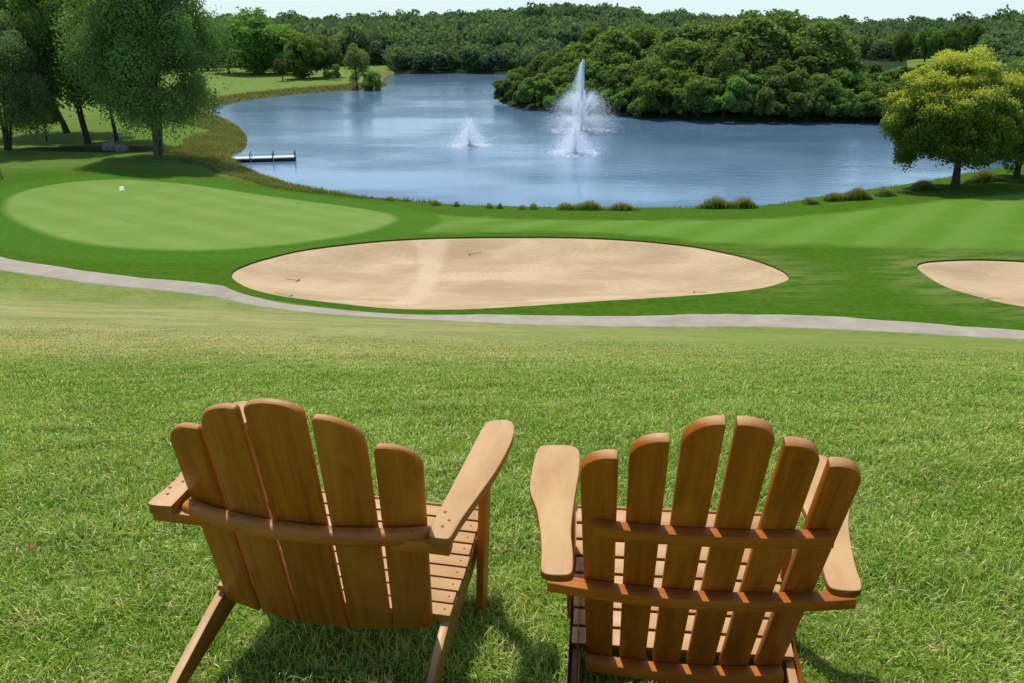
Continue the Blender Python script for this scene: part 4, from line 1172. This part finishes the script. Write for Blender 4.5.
def ring_foam(root, R0, seed, n=2600):
    r = np.random.RandomState(seed); a = r.uniform(0, 6.28, n); d = R0 * np.abs(1 - np.abs(r.normal(0, .33, n)))
    d = R0 * (.15 + .95 * r.beta(2.2, 2.0, n)); x, y = d * np.cos(a), d * np.sin(a)
    s = r.uniform(.03, .16, n); V = []; 
    ang = r.uniform(0, 6.28, n)
    k = np.arange(6) / 6 * 6.283
    Vx = x[:, None] + np.cos(k)[None] * s[:, None] * 1.6; Vy = y[:, None] + np.sin(k)[None] * s[:, None] * .8
    V = np.stack([Vx, Vy, np.full_like(Vx, .025) + r.uniform(0, .05, (n, 1))], -1)
    me = np_mesh('foam', V.reshape(-1, 3), np.arange(n * 6).reshape(-1, 6)); link('foam', me, M['foam'], root)

def spray_part(name, P, size, r, root):
    V, T = drops(r, P, size); link(name, np_mesh(name, V, T), M['foam'], root)

def small_fountain(px, py, hpx, seed, label, sc=1.0):
    x, y = gp(px, py, 15.0); root = empty('fountain', (x, y, WATER_Z)); tag(root, label, 'fountain', 'fountains in the lake')
    r = np.random.RandomState(seed); head(root)
    h = hpx / ppm(y, 15.0) * 1.0; v = math.sqrt(2 * 9.8 * h)
    # a steep mound of broken water, densest round its middle
    n = int(16000 * sc); hh = h * (1 - r.uniform(0, 1, n) ** .50); wd = (.14 + .95 * (1 - hh / h) ** 1.2) * h * 1.0
    a = r.uniform(0, 6.283, n); q = np.abs(r.normal(0, .50, n)) * wd; q *= 1 + .25 * np.sin(a * 7 + seed)
    P = np.stack([q * np.cos(a) - .05 * (h - hh), q * np.sin(a), hh + .05], 1)
    spray_part('water_spray', P, .026, r, root)
    P = np.concatenate([parab(r, 1500, v * k_, rad(e), np.linspace(0, 6.283, 14, False), (-.1, 0), .04) for k_, e in ((.95, 85), (.85, 78), (.7, 72), (.62, 64), (.5, 60))])
    spray_part('water_jet', P, .028, r, root)
    ring_foam(root, h * .85, seed + 1, 520)
small_fountain(470, 146, 26, 61, 'small fountain spraying a low white mound, left of the others')
small_fountain(575, 153, 30, 62, 'low foaming fountain in front of the tall jet', 1.7)

def tall_fountain():
    x, y = gp(581, 131, 15.0); root = empty('fountain', (x, y, WATER_Z)); tag(root, 'tallest fountain with a high jet and curving side plumes', 'fountain', 'fountains in the lake')
    r = np.random.RandomState(63); head(root, .5); k = ppm(y, 15.0)
    H = 62 / k * 1.05; v = math.sqrt(2 * 9.8 * H)
    # core jet, then mist blown to the left of it
    n = 15000; h = H * (1 - r.uniform(0, 1, n) ** 1.4 * 1.0); rad_ = .06 + .16 * (1 - h / H)
    P = np.stack([r.normal(0, 1, n) * rad_, r.normal(0, 1, n) * rad_, h + .3], 1); spray_part('main_jet', P, .040, r, root)
    n = 34000; h = H * r.beta(1.7, 1.35, n); wdt = .25 + (H - h) * .24
    P = np.stack([-np.abs(r.normal(0, .62, n)) * wdt - .05, r.normal(0, .5, n) * wdt, h], 1); spray_part('falling_spray', P, .020, r, root)
    n = 16000; h = H * .5 * r.beta(1.3, 2.2, n); P = np.stack([np.abs(r.normal(0, 1, n)) * H * .20, r.normal(0, .5, n) * H * .2, h + .05], 1); spray_part('drifting_mist', P, .013, r, root)
    # ring of arching plumes
    az = np.linspace(0, 6.283, 12, False) + .2
    vm = math.sqrt(2 * 9.8 * H * .50)
    P = np.concatenate([parab(r, 26000, vm, rad(79), az, (-.12, 0), .045), parab(r, 18000, vm * .93, rad(70), az + .26, (-.12, 0), .06)]); spray_part('side_plume', P, .028, r, root)
    vl = math.sqrt(2 * 9.8 * H * .17) / math.sin(rad(50))
    P = np.concatenate([parab(r, 24000, vl * .98, rad(50), np.linspace(0, 6.283, 10, False) + .1, (.10, 0), .10), parab(r, 24000, vl * .8, rad(58), r.uniform(0, 6.28, 60), (-.08, 0), .07)]); spray_part('low_spray', P, .023, r, root)
    ring_foam(root, H * .5, 64, 700)
tall_fountain()

# ------------------------------------------------------------------ small things on the course
def flag():
    x, y, z = at(131, 219); root = empty('golf_flag', (x, y, z)); tag(root, 'thin flagstick with small white flag on the putting green', 'golf flag')
    V, Q = [], []; tube(V, Q, [(0, 0, -.1), (-.03, 0, 1.1), (-.10, 0, 2.35)], [.009, .008, .007], 8)
    link('flagstick', np_mesh('flagstick', np.array([list(v) for v in V]), np.array(Q), None, True), M['white'], root)
    nx, nz = 12, 6; W = []; 
    for j in range(nz + 1):
        for i in range(nx + 1):
            u, w = i / nx, j / nz
            W.append((-.10 - u * .38, .05 * math.sin(u * 7) * u, 2.33 - .30 * w - .12 * u * u + .06 * u * w))
    Qf = [[j * (nx + 1) + i, j * (nx + 1) + i + 1, (j + 1) * (nx + 1) + i + 1, (j + 1) * (nx + 1) + i] for j in range(nz) for i in range(nx)]
    link('flag', np_mesh('flag', np.array(W), np.array(Qf), None, True), M['foam'], root)
    bm = bmesh.new(); bmesh.ops.create_circle(bm, cap_ends=True, segments=20, radius=.06, matrix=Matrix.Translation((0, 0, .018)))
    me = bpy.data.meshes.new('hole'); bm.to_mesh(me); bm.free(); link('hole', me, M['dark'], root)
flag()

def rake(px, py, ang, label, ln=1.7, tilt=0.0):
    x, y = gp(px, py); s = min(float(sdf(BUNKER1, np.array([x]), np.array([y]))[0]), float(sdf(BUNKER2, np.array([x]), np.array([y]))[0]))
    z = float(sandz(np.array([x]), np.array([y]), np.array([s]))[0]) if s < 0 else gz(x, y)
    root = empty('sand_rake', (x, y, z + .05), ang); tag(root, label, 'rake', 'rakes left lying in the bunkers')
    V, Q = [], []; tube(V, Q, [(0, 0, 0), (ln, 0, .04)], [.012, .012], 8); link('handle', np_mesh('handle', np.array([list(v) for v in V]), np.array(Q)), M['post'], root)
    bx = [(0, 0, 0, .035, .5, .03)] + [(.0, -.225 + .045 * k, -.03, .014, .014, .06) for k in range(11)]
    link('rake_head', box_mesh('rake_head', bx, .003), M['post'], root)
rake(297, 271, rad(168), 'rake with its handle pointing left near the left tip of the big bunker')
rake(289, 296, rad(150), 'rake head showing at the front left lip of the big bunker', .9)
rake(469, 247, rad(20), 'short dark rake lying at the back middle of the big bunker', .8)
rake(694, 290, rad(-18), 'rake lying near the right front edge of the big bunker')
rake(984, 300, rad(5), 'rake at the front edge of the small right hand bunker', .9)

def boulder(px, py, s, seed, label):
    x, y, z = at(px, py); bm = bmesh.new(); bmesh.ops.create_icosphere(bm, subdivisions=4, radius=1)
    for v in bm.verts:
        n = v.co.normalized(); k = 1 + .32 * mnoise.noise(n * 1.3 + Vector((seed, 0, 0))) + .10 * mnoise.noise(n * 4 + Vector((seed, 3, 0)))
        v.co = Vector((n.x * s[0], n.y * s[1], n.z * s[2])) * k
    me = bpy.data.meshes.new('boulder'); bm.to_mesh(me); bm.free()
    for p in me.polygons: p.use_smooth = True
    o = link('boulder', me, M['rock']); o.location = (x, y, z + s[2] * .45); tag(o, label, 'boulder', 'boulders under the left trees')
boulder(110, 150, (.85, .6, .65), 3, 'pale grey boulder at the foot of the left trees')
boulder(122, 151, (.75, .6, .50), 9, 'darker low boulder right of the pale one under the trees')
x, y, z = at(2.5, 179)
o = link('marker_stake', box_mesh('marker_stake', [(0, 0, .75, .16, .16, 1.9)], .02), M['post']); o.location = (x, y, z); o.rotation_euler = (0, rad(-8), 0)
tag(o, 'leaning orange brown wooden stake at the left edge beside the putting green', 'stake')

def fallen_leaf(px, py, seed, col, label):
    x, y, z = at(px, py); r = random.Random(seed); W = []
    for i in range(7):
        u = i / 6; wd = .016 * math.sin(math.pi * min(1, u * 1.02 + .02)) ** .8
        for sgn in (-1, 0, 1): W.append(((u - .5) * .035, sgn * wd * .55, .006 * abs(sgn) + .012 * math.sin(u * 3)))
    Q = [[i * 3 + k, i * 3 + k + 1, i * 3 + k + 4, i * 3 + k + 3] for i in range(6) for k in (0, 1)]
    o = link('fallen_leaf', np_mesh('fallen_leaf', np.array(W), np.array(Q), None, True), mat_plain('dry_leaf', col, .7)); o.location = (x, y, z + .045)
    o.rotation_euler = (r.uniform(-.3, .3), r.uniform(-.3, .3), r.uniform(0, 6)); tag(o, label, 'leaf', 'dry leaves on the lawn')
fallen_leaf(36, 563, 1, (.30, .12, .05), 'reddish brown dry leaf on the grass left of the left chair')
fallen_leaf(27, 406, 2, (.45, .26, .12), 'tan dry leaf far up the lawn near the left edge')

# ------------------------------------------------------------------ camera and light
cam = bpy.data.cameras.new('camera'); co = bpy.data.objects.new('camera', cam); COL.objects.link(co)
cam.sensor_fit = 'HORIZONTAL'; cam.sensor_width = 36; cam.lens = F / 1024 * 36; cam.clip_start = .05; cam.clip_end = 9000
co.location = (0, 0, EYE); co.rotation_euler = (math.pi / 2 - PITCH, 0, 0); SC.camera = co

SUN_EL, SUN_AZ = 61, -24       # azimuth from the view direction, negative = left
dv = Vector((math.sin(rad(SUN_AZ)) * math.cos(rad(SUN_EL)), math.cos(rad(SUN_AZ)) * math.cos(rad(SUN_EL)), math.sin(rad(SUN_EL))))
sl = bpy.data.lights.new('sun', 'SUN'); sl.energy = 3.7; sl.angle = rad(.9); sl.color = (1, .95, .86)
so = bpy.data.objects.new('sun', sl); COL.objects.link(so); so.rotation_euler = dv.to_track_quat('Z', 'Y').to_euler()
w = bpy.data.worlds.new('World'); SC.world = w; w.use_nodes = True
nt = w.node_tree; bg = nt.nodes['Background']; sky = nt.nodes.new('ShaderNodeTexSky'); sky.sky_type = 'NISHITA'
sky.sun_disc = False; sky.sun_elevation = rad(SUN_EL); sky.sun_rotation = rad(SUN_AZ)
sky.air_density = 1.0; sky.dust_density = 1.6; sky.ozone_density = 1.2
tc = nt.nodes.new('ShaderNodeTexCoord'); sx = nt.nodes.new('ShaderNodeSeparateXYZ'); nt.links.new(tc.outputs['Generated'], sx.inputs[0])
cr = nt.nodes.new('ShaderNodeValToRGB'); nt.links.new(sx.outputs[2], cr.inputs[0])      # pale summer haze low in the sky
e = cr.color_ramp.elements; e[0].position = 0; e[0].color = (.80, 1.0, 1.0, 1); e[1].position = .55; e[1].color = (.20, .38, .72, 1)
e2 = e.new(.10); e2.color = (.66, .89, 1.0, 1); e3 = e.new(.30); e3.color = (.42, .67, .97, 1)
mu = nt.nodes.new('ShaderNodeVectorMath'); mu.operation = 'SCALE'; nt.links.new(cr.outputs[0], mu.inputs[0]); mu.inputs['Scale'].default_value = 1 / .13
mr = nt.nodes.new('ShaderNodeMapRange'); nt.links.new(sx.outputs[2], mr.inputs[0]); mr.inputs[1].default_value = 0; mr.inputs[2].default_value = .7; mr.inputs[3].default_value = .92; mr.inputs[4].default_value = .2
mx = nt.nodes.new('ShaderNodeMix'); mx.data_type = 'RGBA'; nt.links.new(mr.outputs[0], mx.inputs[0]); nt.links.new(sky.outputs[0], mx.inputs[6]); nt.links.new(mu.outputs[0], mx.inputs[7])
nt.links.new(mx.outputs[2], bg.inputs[0]); bg.inputs[1].default_value = .13
SC.view_settings.view_transform = 'Standard'; SC.view_settings.look = 'None'; SC.view_settings.exposure = 0
SC.render.engine = 'CYCLES'; SC.cycles.max_bounces = 8; SC.cycles.diffuse_bounces = 5; SC.cycles.transmission_bounces = 5; SC.cycles.glossy_bounces = 3
